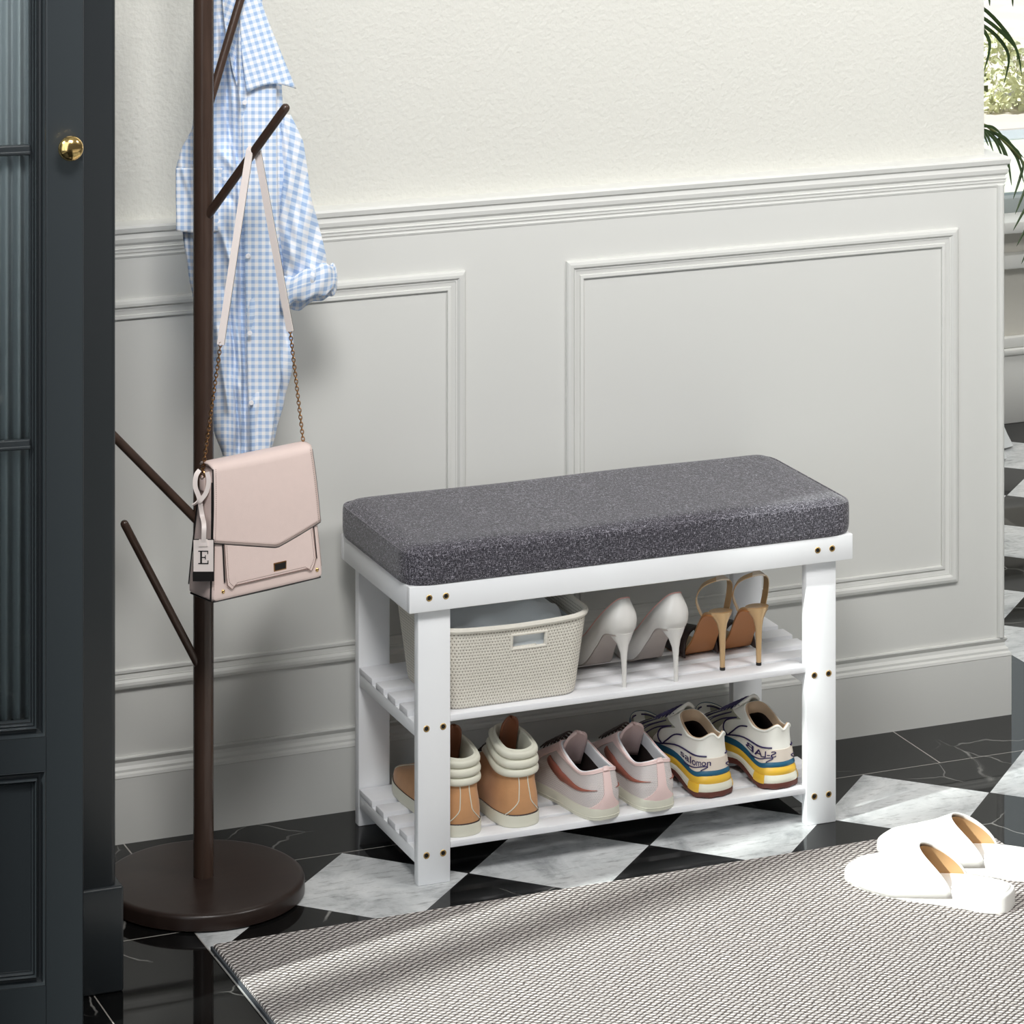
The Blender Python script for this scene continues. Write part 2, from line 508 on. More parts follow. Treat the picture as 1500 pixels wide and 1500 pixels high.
def curve_pts(pts, n, closed=False):
    pts = [Vector(p) for p in pts]; m = len(pts); out = []
    segs = m if closed else m - 1
    cnt = n if closed else n - 1
    for i in range(n):
        s = i / cnt * segs
        k = min(int(s), segs - 1); t = s - k
        g = (lambda j: pts[j % m]) if closed else (lambda j: pts[min(max(j, 0), m - 1)])
        out.append(cr(g(k - 1), g(k), g(k + 1), g(k + 2), t))
    return out

class Surf:
    """closed loops stacked into a skin. a runs 0..1 round the loop (0 = heel), t runs 0..1 up the loops"""
    def __init__(self, loops, mirrored=True):
        self.L = []
        for lp in loops:
            lp = [Vector(p) for p in lp]
            if mirrored:
                lp = lp + [Vector((-p.x, p.y, p.z)) for p in lp[-2:0:-1]]
            self.L.append(lp)
        self.m = len(self.L[0]); self.k = len(self.L)
    def P(self, a, t):
        s = (a % 1.0) * self.m; i = int(s) % self.m; f = s - int(s)
        col = []
        for lp in self.L:
            col.append(cr(lp[(i - 1) % self.m], lp[i], lp[(i + 1) % self.m], lp[(i + 2) % self.m], f))
        q = min(max(t, 0), 1) * (self.k - 1); j = min(int(q), self.k - 2) if self.k > 1 else 0; g = q - j
        c = lambda n: col[min(max(n, 0), self.k - 1)]
        return cr(c(j - 1), c(j), c(j + 1), c(j + 2), g)
    def N(self, a, t):
        e = 0.004
        t0, t1 = max(0, t - e), min(1, t + e)
        da = self.P(a + e, t) - self.P(a - e, t); dt = self.P(a, t1) - self.P(a, t0)
        n = da.cross(dt)
        return n.normalized() if n.length > 1e-12 else Vector((0, 0, 1))
    def skin(self, bm, na=64, nt_=16, t0=0, t1=1, cap0=False, cap1=False, off=0.0, hole=None, flip=False):
        uvl = (bm.loops.layers.uv.get('UVMap') or bm.loops.layers.uv.new('UVMap'))
        rows = []; uvs = []
        cum = 0; prev = None
        for j in range(nt_ + 1):
            t = t0 + (t1 - t0) * j / nt_
            pts = [self.P(i / na, t) + (self.N(i / na, t) * off if off else Vector()) for i in range(na)]
            if prev: cum += (pts[na // 4] - prev[na // 4]).length
            prev = pts
            rows.append([bm.verts.new(p) for p in pts])
            d = [0.0]
            for i in range(na):
                d.append(d[-1] + (pts[(i + 1) % na] - pts[i]).length)
            uvs.append((d, cum))
        base = uvs[0][0]
        for j in range(nt_):
            for i in range(na):
                if hole and hole((i + 0.5) / na, t0 + (t1 - t0) * (j + 0.5) / nt_): continue
                q = [rows[j][i], rows[j][(i + 1) % na], rows[j + 1][(i + 1) % na], rows[j + 1][i]]
                uv = [(base[i], uvs[j][1]), (base[i + 1], uvs[j][1]), (base[i + 1], uvs[j + 1][1]), (base[i], uvs[j + 1][1])]
                if flip: q.reverse(); uv.reverse()
                try:
                    f = bm.faces.new(q)
                except ValueError:
                    continue
                for l, w in zip(f.loops, uv): l[uvl].uv = w
        for flag, row in ((cap0, rows[0]), (cap1, rows[-1])):
            if flag:
                h = na // 2
                for i in range(h):
                    a, b, c, d = row[i], row[i + 1 if i + 1 <= h else h], row[(na - i - 1) % na], row[(na - i) % na]
                    vs = []
                    for v in (a, b, c, d):
                        if v not in vs: vs.append(v)
                    if len(vs) >= 3:
                        try: bm.faces.new(vs)
                        except ValueError: pass
        return rows
    def patch(self, bm, a0, a1, t0, t1, na=24, nt_=6, off=0.0006, shape=None, thick=0.0006):
        """a thin overlay lying on the skin; shape(s, r) may return its own (a, t)"""
        top = []; bot = []
        for j in range(nt_ + 1):
            r1 = []; r2 = []
            for i in range(na + 1):
                s, r = i / na, j / nt_
                if shape: a, t, o = shape(s, r)
                else: a, t, o = a0 + (a1 - a0) * s, t0 + (t1 - t0) * r, 0
                p = self.P(a, t); n = self.N(a, t)
                r1.append(bm.verts.new(p + n * (off + o + thick))); r2.append(bm.verts.new(p + n * (off - 0.0012)))
            top.append(r1); bot.append(r2)
        for j in range(nt_):
            for i in range(na):
                bm.faces.new((top[j][i], top[j][i + 1], top[j + 1][i + 1], top[j + 1][i]))
        for j in range(nt_):
            for i in (0, na):
                bm.faces.new((top[j][i], top[j + 1][i], bot[j + 1][i], bot[j][i]))
        for i in range(na):
            for j in (0, nt_):
                bm.faces.new((top[j][i], top[j][i + 1], bot[j][i + 1], bot[j][i]))

def fixn(bm):
    bmesh.ops.recalc_face_normals(bm, faces=bm.faces)
    return bm

def solid(o, th, off=0):
    md = o.modifiers.new('thickness', 'SOLIDIFY'); md.thickness = th; md.offset = off
    return o

def text_on(surf, name, word, m, parent, fa, ft, size_ratio=1.0, off=0.0011, mirror=False, bold=0.0):
    """writing laid on a Surf: fa(s), ft(s, r) give (a, t) for s along the word and r up the letters"""
    cu = bpy.data.curves.new(name, 'FONT'); cu.body = word; cu.size = 1.0; cu.offset = bold
    tmp = bpy.data.objects.new(name, cu)
    COL.objects.link(tmp)
    me = bpy.data.meshes.new_from_object(tmp)
    bpy.data.objects.remove(tmp); bpy.data.curves.remove(cu)
    bm = new(); bm.from_mesh(me); bpy.data.meshes.remove(me)
    bmesh.ops.triangulate(bm, faces=bm.faces)
    for _ in range(2):
        es = [e for e in bm.edges if e.calc_length() > 0.18]
        if es:
            bmesh.ops.subdivide_edges(bm, edges=es, cuts=1)
            bmesh.ops.triangulate(bm, faces=bm.faces)
    xs = [v.co.x for v in bm.verts]; ys = [v.co.y for v in bm.verts]
    x0, x1, y0, y1 = min(xs), max(xs), min(ys), max(ys)
    for v in bm.verts:
        s = (v.co.x - x0) / (x1 - x0); r = (v.co.y - y0) / (y1 - y0)
        if mirror: s = 1 - s
        a, t = fa(s), ft(s, r)
        v.co = surf.P(a, t) + surf.N(a, t) * off
    o = obj(name, bm, m, parent, smooth=False)
    return o

# ------------------------------------------------------------------ the room
WY = 4.945      # face of the upper wall
WX = 2.8227     # its free right-hand end
DX = 0.0226     # dado stands proud of it

bm = new()
vs = [bm.verts.new(p) for p in ((-3, -2, 0), (7, -2, 0), (7, 6.5, 0), (-3, 6.5, 0))]
bm.faces.new(vs)
vs2 = [bm.verts.new((p[0], p[1], -0.05)) for p in ((-3, -2), (7, -2), (7, 6.5), (-3, 6.5))]
bm.faces.new(vs2[::-1])
for i in range(4):
    bm.faces.new((vs[i], vs2[i], vs2[(i + 1) % 4], vs[(i + 1) % 4]))
structure('floor', bm, M['floor'], smooth=False)

bm = new(); box(bm, -0.32, WX, WY, WY + 0.14, 0, 2.9)
structure('wall_back', bm, M['wall'], smooth=False)
bm = new(); box(bm, -0.32, WX + DX, WY - DX, WY + 0.14 + DX, 0, 0.86)
# corner bead on the free end
tube(bm, [(WX + DX - 0.0065, WY - DX - 0.001, 0.1222), (WX + DX - 0.0065, WY - DX - 0.001, 0.835)], 0.006, 12)
structure('wall_dado', bm, M['dado'], angle=30)

def run(bm, prof, x0):
    """moulding along the wall that returns round its free end; prof = (stand-off, height)"""
    rows = []
    for p, z in prof:
        rows.append([bm.verts.new((x0, WY - p, z)), bm.verts.new((WX + p, WY - p, z)), bm.verts.new((WX + p, WY + 0.14 + p, z)), bm.verts.new((x0, WY + 0.14 + p, z))])
    for a, b in zip(rows, rows[1:]):
        for i in range(3):
            bm.faces.new((a[i], a[i + 1], b[i + 1], b[i]))
bm = new()
run(bm, [(0.0, 0.8803), (0.026, 0.8803), (0.030, 0.8788), (0.0315, 0.8755), (0.030, 0.8690), (0.0268, 0.8665), (0.0268, 0.8640),
         (0.0285, 0.8600), (0.0275, 0.8540), (0.0245, 0.8500), (0.0245, 0.8470), (0.0262, 0.8460), (0.0262, 0.8445),
         (0.0250, 0.8440), (0.0252, 0.8400), (0.0238, 0.8385), (0.0238, 0.8365), (0.0245, 0.8350), (0.0235, 0.8320), (0.0215, 0.8310)], -0.32)
structure('trim_1', bm, M['dado'], angle=25)
bm = new()
run(bm, [(DX - 0.002, 0.1215), (0.0265, 0.1215), (0.0272, 0.1195), (0.0262, 0.1170), (0.0235, 0.1130), (0.0245, 0.1080), (0.0280, 0.1040), (0.0282, 0.1005),
         (0.0310, 0.0980), (0.0322, 0.0940), (0.0315, 0.0930), (0.0315, 0.0)], -0.32)
structure('baseboard_back', bm, M['dado'], angle=25)

def panel_frame(name, x0, x1, z0, z1):
    Y = WY - DX
    prof = [(0, -0.001), (0, 0.004), (0.002, 0.0062), (0.006, 0.0075), (0.010, 0.0068), (0.0125, 0.0045), (0.0130, 0.0036), (0.0150, 0.0036), (0.0152, 0.0028),
            (0.0225, 0.0012), (0.0230, 0.0034), (0.0270, 0.0040), (0.0282, 0.0034), (0.0284, -0.001)]
    bm = new(); rows = []
    for d, p in prof:
        rows.append([bm.verts.new(q) for q in ((x0 + d, Y - p, z0 + d), (x1 - d, Y - p, z0 + d), (x1 - d, Y - p, z1 - d), (x0 + d, Y - p, z1 - d))])
    for a, b in zip(rows, rows[1:]):
        for i in range(4):
            bm.faces.new((a[i], a[(i + 1) % 4], b[(i + 1) % 4], b[i]))
    structure(name, fixn(bm), M['dado'], angle=25)
panel_frame('trim_2', 2.0943, 2.7614, 0.2179, 0.7735)
panel_frame('trim_3', 1.2645, 1.9315, 0.2179, 0.7735)

# the next room: end wall, low sill, window on the garden
FY = 6.5
bm = new(); box(bm, 1.5, 7, FY, FY + 0.2, 0, 0.42); box(bm, 1.5, 7, FY, FY + 0.2, 2.45, 2.9); box(bm, 1.5, 2.6, FY, FY + 0.2, 0.42, 2.45); box(bm, 5.4, 7, FY, FY + 0.2, 0.42, 2.45)
structure('wall_far', bm, M['far_wall'], smooth=False)
bm = new(); box(bm, 1.5, 7, FY - 0.022, FY, 0, 0.142, 0.002); box(bm, 1.5, 7, FY - 0.028, FY, 0.142, 0.155, 0.004); box(bm, 1.5, 7, FY - 0.018, FY, 0.155, 0.178, 0.004)
structure('baseboard_far', bm, M['sill'])
bm = new(); box(bm, 1.5, 7, FY - 0.03, FY, 0.322, 0.352, 0.004)
structure('trim_4', bm, M['sill'])
bm = new()
for z0, z1 in ((0.42, 0.455), (2.41, 2.45)):
    box(bm, 2.6, 5.4, FY + 0.04, FY + 0.1, z0, z1, 0.003)
for x in (2.6, 4.0, 5.36):
    box(bm, x, x + 0.04, FY + 0.04, FY + 0.1, 0.455, 2.41, 0.003)
w1 = structure('window_1', bm, M['window_frame'])
bm = new(); box(bm, 2.64, 5.36, FY + 0.068, FY + 0.072, 0.455, 2.41)
obj('window_pane', bm, M['glass'], w1, smooth=False)
bm = new(); box(bm, 2.6, 5.4, FY - 0.05, FY + 0.04, 0.40, 0.425, 0.004)
obj('window_sill', bm, M['sill'], w1)

# window wall on the left, beside the camera: the daylight comes through it
LX = -0.30
bm = new()
box(bm, LX - 0.16, LX, 1.7, 2.05, 0, 2.9); box(bm, LX - 0.16, LX, 3.99, WY + 0.14, 0, 2.9)
box(bm, LX - 0.16, LX, 2.05, 3.99, 0, 0.12); box(bm, LX - 0.16, LX, 2.05, 3.99, 2.8, 2.9)
structure('wall_left', bm, M['wall'], smooth=False)
bm = new()
for y, q in ((2.05, 0.05), (2.95, 0.06), (3.790, 0.08), (3.965, 0.025)):
    box(bm, LX - 0.11, LX - 0.05, y, y + q, 0.12, 2.8)
for z in (0.12, 2.75):
    box(bm, LX - 0.11, LX - 0.05, 2.05, 3.99, z, z + 0.05)
w2 = structure('window_2', bm, M['dado'], smooth=False)
bm = new(); box(bm, LX - 0.082, LX - 0.078, 2.1, 3.965, 0.17, 2.75)
obj('window_pane', bm, M['glass'], w2, smooth=False)

bm = new(); box(bm, LX - 0.16, 7, 1.2, FY + 0.2, 2.9, 3.0)
structure('ceiling', bm, M['wall'], smooth=False)

# ------------------------------------------------------------------ rug
rug = thing('rug', 'large grey and cream woven rug on the checkered marble floor before the bench', 'rug', (1.415, 3.70, 0))
bm = new()
box(bm, 1.4118, 2.558, 3.70, 4.508, 0.0002, 0.0085, 0.003, 3)
obj('woven_pile', bm, M['rug'], rug, world=True)
bm = new(); box(bm, 1.4084, 1.4116, 3.70, 4.507, 0.0002, 0.006, 0.001)
obj('binding', bm, M['rug_edge'], rug, world=True)

# ------------------------------------------------------------------ wardrobe with its door ajar
wd = thing('wardrobe', 'tall blue-black lacquered wardrobe at the left with a glazed door and round brass knob', 'wardrobe', (0.5, 4.67, 0))
bm = new()
box(bm, -0.28, 1.2588, 4.43, 4.90, 0.13, 2.35, 0.007, 3)
obj('carcass', bm, M['wardrobe'], wd, world=True)
bm = new()
box(bm, -0.28, 1.2672, 4.424, 4.90, 0.0, 0.136, 0.004, 3)
obj('plinth', bm, M['wardrobe'], wd, world=True)
# door in its own frame: x from -DW (hinge) to 0 (free edge), y = 0 is the outer face, z up
DW, DT = 0.66, 0.022
DM = Matrix.Translation((1.188, 4.33, 0)) @ Matrix.Rotation(R(-8.4), 4, 'Z')
def door_obj(name, bm, m, parent, **kw):
    bmesh.ops.transform(bm, matrix=DM, verts=bm.verts)
    return obj(name, bm, m, parent, world=True, **kw)
bm = new()
zt = 2.33
ST = 0.047
box(bm, -ST, 0, 0, DT, 0.004, zt, 0.0015)
box(bm, -DW, -DW + ST, 0, DT, 0.004, zt, 0.0015)
box(bm, -DW + ST, -ST, 0, DT, 0.329, 0.370)
box(bm, -DW + ST, -ST, 0, DT, 0.004, 0.06)
box(bm, -DW + ST, -ST, 0, DT, zt - 0.05, zt)
box(bm, -DW + ST, -ST, 0.008, DT - 0.004, 0.06, 0.329)
def door_mould(bm, x0, x1, z0, z1):
    prof = [(0, -0.0005), (0.0015, 0.0), (0.003, -0.003), (0.006, -0.007), (0.0105, -0.0085), (0.0108, -0.002), (0.0122, 0.0), (0.0136, -0.003),
            (0.0140, -0.0055), (0.0152, -0.0035), (0.0166, -0.0065), (0.0170, -0.0085), (0.0185, -0.0075), (0.0202, -0.010), (0.0205, -0.013)]
    rows = []
    for d, p in prof:
        rows.append([bm.verts.new(q) for q in ((x0 + d, -p, z0 + d), (x1 - d, -p, z0 + d), (x1 - d, -p, z1 - d), (x0 + d, -p, z1 - d))])
    for a, b in zip(rows, rows[1:]):
        for i in range(4):
            bm.faces.new((a[i], b[i], b[(i + 1) % 4], a[(i + 1) % 4]))
door_mould(bm, -DW + ST, -ST, 0.370, zt - 0.05)
door_mould(bm, -DW + ST, -ST, 0.06, 0.329)
door = door_obj('door', bm, M['wardrobe'], wd, angle=20)
bm = new()
for z in (0.728, 1.095, 1.462, 1.829):
    box(bm, -DW + ST + 0.019, -ST - 0.0185, 0.0045, 0.012, z, z + 0.0135, 0.0025, 3)
    box(bm, -DW + ST + 0.019, -ST - 0.0185, 0.0015, 0.008, z + 0.001, z + 0.0065, 0.0022, 3)
for x in (-DW / 2 - 0.006,):
    box(bm, x, x + 0.012, 0.003, 0.012, 0.39, zt - 0.07, 0.002)
door_obj('glazing_bar', bm, M['wardrobe'], door)
bm = new(); box(bm, -DW + ST + 0.016, -ST - 0.016, 0.0135, 0.0155, 0.386, zt - 0.066)
door_obj('glass_pane', bm, M['glass'], door, smooth=False)
bm = new()
n = 420; rows = []
for j, z in enumerate((0.386, zt - 0.066)):
    rows.append([bm.verts.new((-DW + ST + 0.016 + (DW - 2 * ST - 0.032) * i / n, 0.026 + 0.0045 * math.sin(2 * PI * (DW * i / n) / 0.0185 + 0.6) + 0.0012 * math.sin(2 * PI * (DW * i / n) / 0.031), z)) for i in range(n + 1)])
for i in range(n):
    bm.faces.new((rows[0][i], rows[0][i + 1], rows[1][i + 1], rows[1][i]))
solid(door_obj('pleated_curtain', bm, M['curtain'], door, label='pleated grey curtain behind the glass'), 0.001)
bm = new()
kx = -0.0185; kz = 1.106
lathe(bm, [(0.004, -0.002), (0.0075, 0.0), (0.0078, 0.0015), (0.0045, 0.003), (0.0042, 0.010)] + [(0.0158 * math.sin(PI * (0.12 + 0.88 * k / 24)) if k < 24 else 0.0004, 0.0195 - 0.0098 * math.cos(PI * (0.12 + 0.88 * k / 24))) for k in range(25)], 56, (kx, 0, kz), 'Y')
door_obj('knob', fixn(bm), M['brass'], door, angle=60, label='round polished brass knob')

# ------------------------------------------------------------------ coat stand
PU, PV = 1.458, 4.6974
cs = thing('coat_stand', 'dark walnut coat stand with slanting peg branches on a round base beside the wardrobe', 'coat stand', (PU, PV, 0))
bm = new()
r = 0.139
lathe(bm, [(r - 0.004, 0.0), (r, 0.003), (r, 0.0185), (r - 0.0012, 0.0215), (r - 0.004, 0.0236), (r - 0.008, 0.0242), (0.02, 0.0242)], 96, (PU, PV, 0))
obj('base', bm, M['walnut_base'], cs, world=True)
bm = new(); tube(bm, [(PU, PV, 0.024), (PU, PV, 0.9), (PU, PV, 1.74), (PU, PV, 1.76)], [0.0141, 0.0141, 0.0141, 0.010], 40)
obj('pole', bm, M['walnut'], cs, world=True)
def peg(p0, p1, r=0.0062):
    p0, p1 = Vector(p0), Vector(p1)
    d = (p1 - p0).normalized(); bm = new()
    pts = [p0] + [p0.lerp(p1, k / 6) for k in range(1, 6)] + [p1 - d * r, p1 - d * r * 0.45, p1 - d * r * 0.12, p1]
    tube(bm, pts, [r] * 7 + [r * 0.86, r * 0.55, r * 0.15], 20)
    obj('branch', bm, M['walnut'], cs, world=True)
PEG_TIP = at(421, 154, 4.548)
PEG_BASE = Vector((PU, PV, at(300, 326, 4.69).z))
peg(PEG_BASE, PEG_TIP)
b2 = Vector((PU, PV, at(309, 180, 4.70).z)); d2 = at(352, 0, 4.722) - b2
peg(b2, b2 + d2 * 1.28, 0.0060)
peg(Vector((PU, PV, at(298, 772, 4.697).z)), at(160, 632, 4.70), 0.0062)
peg(Vector((PU, PV, at(294, 990, 4.697).z)), at(180, 763, 4.665), 0.0056)

# ------------------------------------------------------------------ bench
bench = thing('shoe_bench', 'white wooden shoe rack bench with charcoal cushion and two slatted shelves against the wall', 'shoe bench', (2.0644, 4.737, 0))
B0, B1, BF, BB = 1.7217, 2.4071, 4.596, 4.878
bm = new()
box(bm, B0, B1, BF, BF + 0.012, 0.3812, 0.4178, 0.0016)
box(bm, B0, B1, BB - 0.012, BB, 0.3812, 0.4178, 0.0016)
box(bm, B0, B0 + 0.012, BF + 0.0115, BB - 0.0115, 0.3812, 0.4178, 0.0016)
box(bm, B1 - 0.012, B1, BF + 0.0115, BB - 0.0115, 0.3812, 0.4178, 0.0016)
box(bm, B0 + 0.011, B1 - 0.011, BF + 0.011, BB - 0.011, 0.409, 0.4172)
obj('seat_frame', bm, M['white'], bench, world=True)
LEG = []
for (x0, y0) in ((1.7390, 4.608), (2.3378, 4.608), (1.7390, 4.8505), (2.3378, 4.8505)):
    bm = new(); box(bm, x0, x0 + 0.0482, y0, y0 + 0.0155, 0.0, 0.409, 0.0016)
    obj('leg', bm, M['white'], bench, world=True)
for z in (0.0275, 0.2025):
    for x0 in (1.7390, 2.3378):
        bm = new(); box(bm, x0 + 0.0008, x0 + 0.0475, 4.6236, 4.8503, z, z + 0.0185, 0.001)
        obj('shelf_support', bm, M['white'], bench, world=True)
    for k, y in enumerate((4.610, 4.651, 4.699, 4.747, 4.795)):
        bm = new()
        if k == 0: box(bm, 1.7876, 2.3374, y, y + 0.033, z + 0.0185, z + 0.0277, 0.0012)
        elif k == 4: box(bm, 1.7392, 2.3858, y, y + 0.054, z + 0.0185, z + 0.0277, 0.0012)
        else: box(bm, 1.7392, 2.3858, y, y + 0.0325, z + 0.0185, z + 0.0277, 0.0012)
        obj('slat', bm, M['slatwhite'], bench, world=True)
def screw(x, y, z):
    bm = new()
    lathe(bm, [(0.0046, -0.0002), (0.0046, 0.0004), (0.0042, 0.0007), (0.0031, 0.0002), (0.0030, -0.0001)], 20, (x, y, z), 'Y')
    s = obj('screw', fixn(bm), M['screw'], bench, world=True)
    bm = new(); lathe(bm, [(0.0029, -0.0001), (0.0029, 0.0003), (0.0006, 0.0003)], 16, (x, y, z), 'Y')
    obj('socket', fixn(bm), M['dark'], s, world=True)
for xx in (1.7515, 1.7762, 2.3505, 2.3738):
    screw(xx - 0.0005, BF, 0.4003)
    screw(xx, 4.608, 0.2163)
    screw(xx, 4.608, 0.0413)
# cushion: rounded pad with a seam near the top front edge
bm = new()
C0, C1, CF, CB, CZ = 1.7165, 2.4115, 4.5925, 4.8835, 0.4176
nx, ny, nz = 70, 30, 10
box(bm, C0, C1, CF, CB, CZ, 0.4705)
bmesh.ops.subdivide_edges(bm, edges=[e for e in bm.edges if abs(e.verts[0].co.x - e.verts[1].co.x) > 0.1], cuts=39, use_grid_fill=True)
bmesh.ops.subdivide_edges(bm, edges=[e for e in bm.edges if abs(e.verts[0].co.y - e.verts[1].co.y) > 0.1], cuts=19, use_grid_fill=True)
bmesh.ops.subdivide_edges(bm, edges=[e for e in bm.edges if abs(e.verts[0].co.z - e.verts[1].co.z) > 0.03], cuts=7, use_grid_fill=True)
cx_, cy_ = (C0 + C1) / 2, (CF + CB) / 2
for v in bm.verts:
    x, y, z = v.co
    hx, hy = (C1 - C0) / 2, (CB - CF) / 2
    hz = (z - CZ) / 0.0529
    rc = 0.030                      # corner radius in plan
    px, py = x - cx_, y - cy_
    # rounded rectangle in plan
    ix, iy = max(abs(px) - (hx - rc), 0), max(abs(py) - (hy - rc), 0)
    d = math.hypot(ix, iy)
    if ix > 0 and iy > 0:
        m_ = max(ix, iy)
        if d > 0:
            px = math.copysign(hx - rc + ix / d * m_, px); py = math.copysign(hy - rc + iy / d * m_, py)
    # rounding of the upper and lower edges
    ex = min(hx - abs(px), hy - abs(py))
    re = 0.013
    if ix > 0 and iy > 0: ex = rc - math.hypot(max(abs(px) - (hx - rc), 0), max(abs(py) - (hy - rc), 0))
    if hz > 0.999:
        k = max(0.0, 1 - ex / 0.022)
        z = z - 0.0090 * k ** 2.2 + 0.0025 * (1 - min(1, ex / 0.14)) * 0 + 0.0010 * math.sin(px * 17) * (1 - k)
    sc = 1.0
    side_ = 1 - 0.012 * (abs(hz - 0.45) * 1.6) ** 4
    inset = 0.0035 * max(0, (hz - 0.72) / 0.28) ** 2 + 0.0025 * max(0, (0.22 - hz) / 0.22) ** 2
    if ex < 0.002:
        L = math.hypot(px, py)
        px -= math.copysign(min(inset, 1), px) * (1 if hx - abs(px) < 0.03 else 0)
        py -= math.copysign(min(inset, 1), py) * (1 if hy - abs(py) < 0.03 else 0)
    v.co = (cx_ + px, cy_ + py, z)
cush = obj('cushion', fixn(bm), M['melange'], bench, world=True, angle=80, label='charcoal melange fabric seat cushion')
md = cush.modifiers.new('soft', 'BEVEL'); md.width = 0.005; md.segments = 4; md.limit_method = 'ANGLE'; md.angle_limit = R(35)
md = cush.modifiers.new('round', 'SUBSURF'); md.levels = 1; md.render_levels = 2
# seam cord round the top
bm = new()
seam = []
hx, hy, rc = (C1 - C0) / 2 - 0.0016, (CB - CF) / 2 - 0.0016, 0.030
for cxs, cys, a0 in ((1, -1, -90), (1, 1, 0), (-1, 1, 90), (-1, -1, 180)):
    for k in range(9):
        a = R(a0 + 90 * k / 8)
        seam.append((cx_ + cxs * (hx - rc) + rc * math.cos(a), cy_ + cys * (hy - rc) + rc * math.sin(a), CZ + 0.0405))
ring_tube(bm, seam, 0.0007, 6)
obj('seam', bm, M['melange'], cush, world=True)

# ------------------------------------------------------------------ basket on the middle shelf
SH2, SH1 = 0.2303, 0.0553        # tops of the two shelves
def rrect(w, d, r, z, n=5, sag=0.0, cx=0, cy=0):
    """rounded rectangle loop, starting in the middle of the back, clockwise-free closed loop"""
    out = []
    pts = []
    for sx, sy, a0 in ((1, 1, 0), (-1, 1, 90), (-1, -1, 180), (1, -1, 270)):
        for k in range(n):
            a = R(a0 + 90 * k / (n - 1))
            pts.append((cx + sx * (w / 2 - r) + r * math.cos(a), cy + sy * (d / 2 - r) + r * math.sin(a)))
    # even spacing keeps straight sides straight
    full = []
    m_ = len(pts)
    for i in range(m_):
        p, q = pts[i], pts[(i + 1) % m_]
        full.append(p)
        L = math.hypot(q[0] - p[0], q[1] - p[1])
        if L > r * 0.9:
            for k in range(1, 6):
                full.append((p[0] + (q[0] - p[0]) * k / 6, p[1] + (q[1] - p[1]) * k / 6))
    for x, y in full:
        c = 1 - min(1, abs(x - cx) / (w / 2))
        out.append((x, y, z - sag * math.cos(PI / 2 * min(1, abs(x - cx) / (w / 2 - 0.02))) * (1 if abs(y - cy) > d / 2 - r else 0)))
    return out
bk = thing('storage_basket', 'whitewashed woven rattan basket with a cut-out handle on the middle shelf', 'basket', (1.888, 4.709, SH2))
levels = [(0.200, 0.164, 0.026, 0.0004), (0.206, 0.170, 0.028, 0.006), (0.214, 0.176, 0.030, 0.035), (0.222, 0.182, 0.032, 0.065), (0.229, 0.187, 0.034, 0.090), (0.235, 0.191, 0.036, 0.113)]
BS = Surf([[Vector(p) for p in rrect(w, d, r, z, 5, 0.004 * z / 0.12)] for w, d, r, z in levels], mirrored=False)
NA = 176
front_as = [i / NA for i in range(NA) if BS.P(i / NA, 0.8).y < -0.08]
hx0, hx1 = -0.004, 0.044
def in_hole(a, t):
    p = BS.P(a, t)
    return abs(p.y) > 0.06 and hx0 < p.x < hx1 and 0.079 < p.z < 0.096
bm = new(); BS.skin(bm, NA, 46, 0, 1, hole=in_hole)
# bottom
rows0 = [v for v in bm.verts if v.co.z < 0.0006]
bk_body = obj('woven_body', bm, M['rattan'], bk)
solid(bk_body, 0.004, -1)
bm = new()
f_ = bm.faces.new([bm.verts.new(BS.P(i / 60, 0.02)) for i in range(60)])
obj('basket_floor', bm, M['rattan'], bk)
bm = new()
ring_tube(bm, [BS.P(i / 96, 1.0) + Vector((0, 0, 0.0005)) for i in range(96)], 0.0042, 8)
obj('rim', bm, M['rattan_plain'], bk)
bm = new()
for sgn in (-1,):
    yy = -0.0925
    for x in (hx0 - 0.0025, hx1 + 0.0025):
        tube(bm, [(x, yy + 0.0015, 0.077), (x, yy, 0.087), (x, yy - 0.0010, 0.098)], 0.0026, 8)
    for z, dy in ((0.0772, 0.0012), (0.0978, -0.0012)):
        tube(bm, [(hx0 - 0.003, yy + dy, z), ((hx0 + hx1) / 2, yy + dy, z), (hx1 + 0.003, yy + dy, z)], 0.0024, 8)
obj('handle_binding', bm, M['rattan_plain'], bk)
# folded cloth heaped inside
cl = thing('folded_cloth', 'pale blue-grey cloth folded inside the rattan basket', 'cloth', (1.888, 4.709, SH2))
bm = new()
n1, n2 = 44, 34; g = []
for j in range(n2 + 1):
    row = []
    for i in range(n1 + 1):
        s, r_ = i / n1 * 2 - 1, j / n2 * 2 - 1
        # square to rounded
        x = s * math.sqrt(max(0, 1 - r_ * r_ * 0.32)) * 0.107; y = r_ * math.sqrt(max(0, 1 - s * s * 0.32)) * 0.0865
        e = max(abs(s), abs(r_))
        z = 0.100 + 0.016 * (1 - e ** 2.2) - (0.045 * max(0, (e - 0.9) / 0.1)) + 0.006 * math.exp(-((r_ + 0.55 - 0.35 * s) / 0.18) ** 2) + 0.010 * math.exp(-(((s - 0.45) / 0.10) ** 2)) * math.exp(-((r_ - 0.2) / 0.5) ** 2)
        z += 0.0022 * math.sin(7 * s + 3 * r_) - 0.010 * math.exp(-((s + 0.62) / 0.16) ** 2) * math.exp(-((r_ + 0.4) / 0.4) ** 2)
        row.append(bm.verts.new((x, y, z)))
    g.append(row)
for j in range(n2):
    for i in range(n1):
        bm.faces.new((g[j][i], g[j][i + 1], g[j + 1][i + 1], g[j + 1][i]))
obj('top_fold', bm, M['cloth'], cl, angle=80)
bm = new()
lv = [(0.184, 0.148, 0.024, 0.010), (0.200, 0.162, 0.028, 0.05), (0.210, 0.170, 0.03, 0.095)]
CSf = Surf([[Vector(p) for p in rrect(w, d, r, z, 5)] for w, d, r, z in lv], mirrored=False)
CSf.skin(bm, 80, 14)
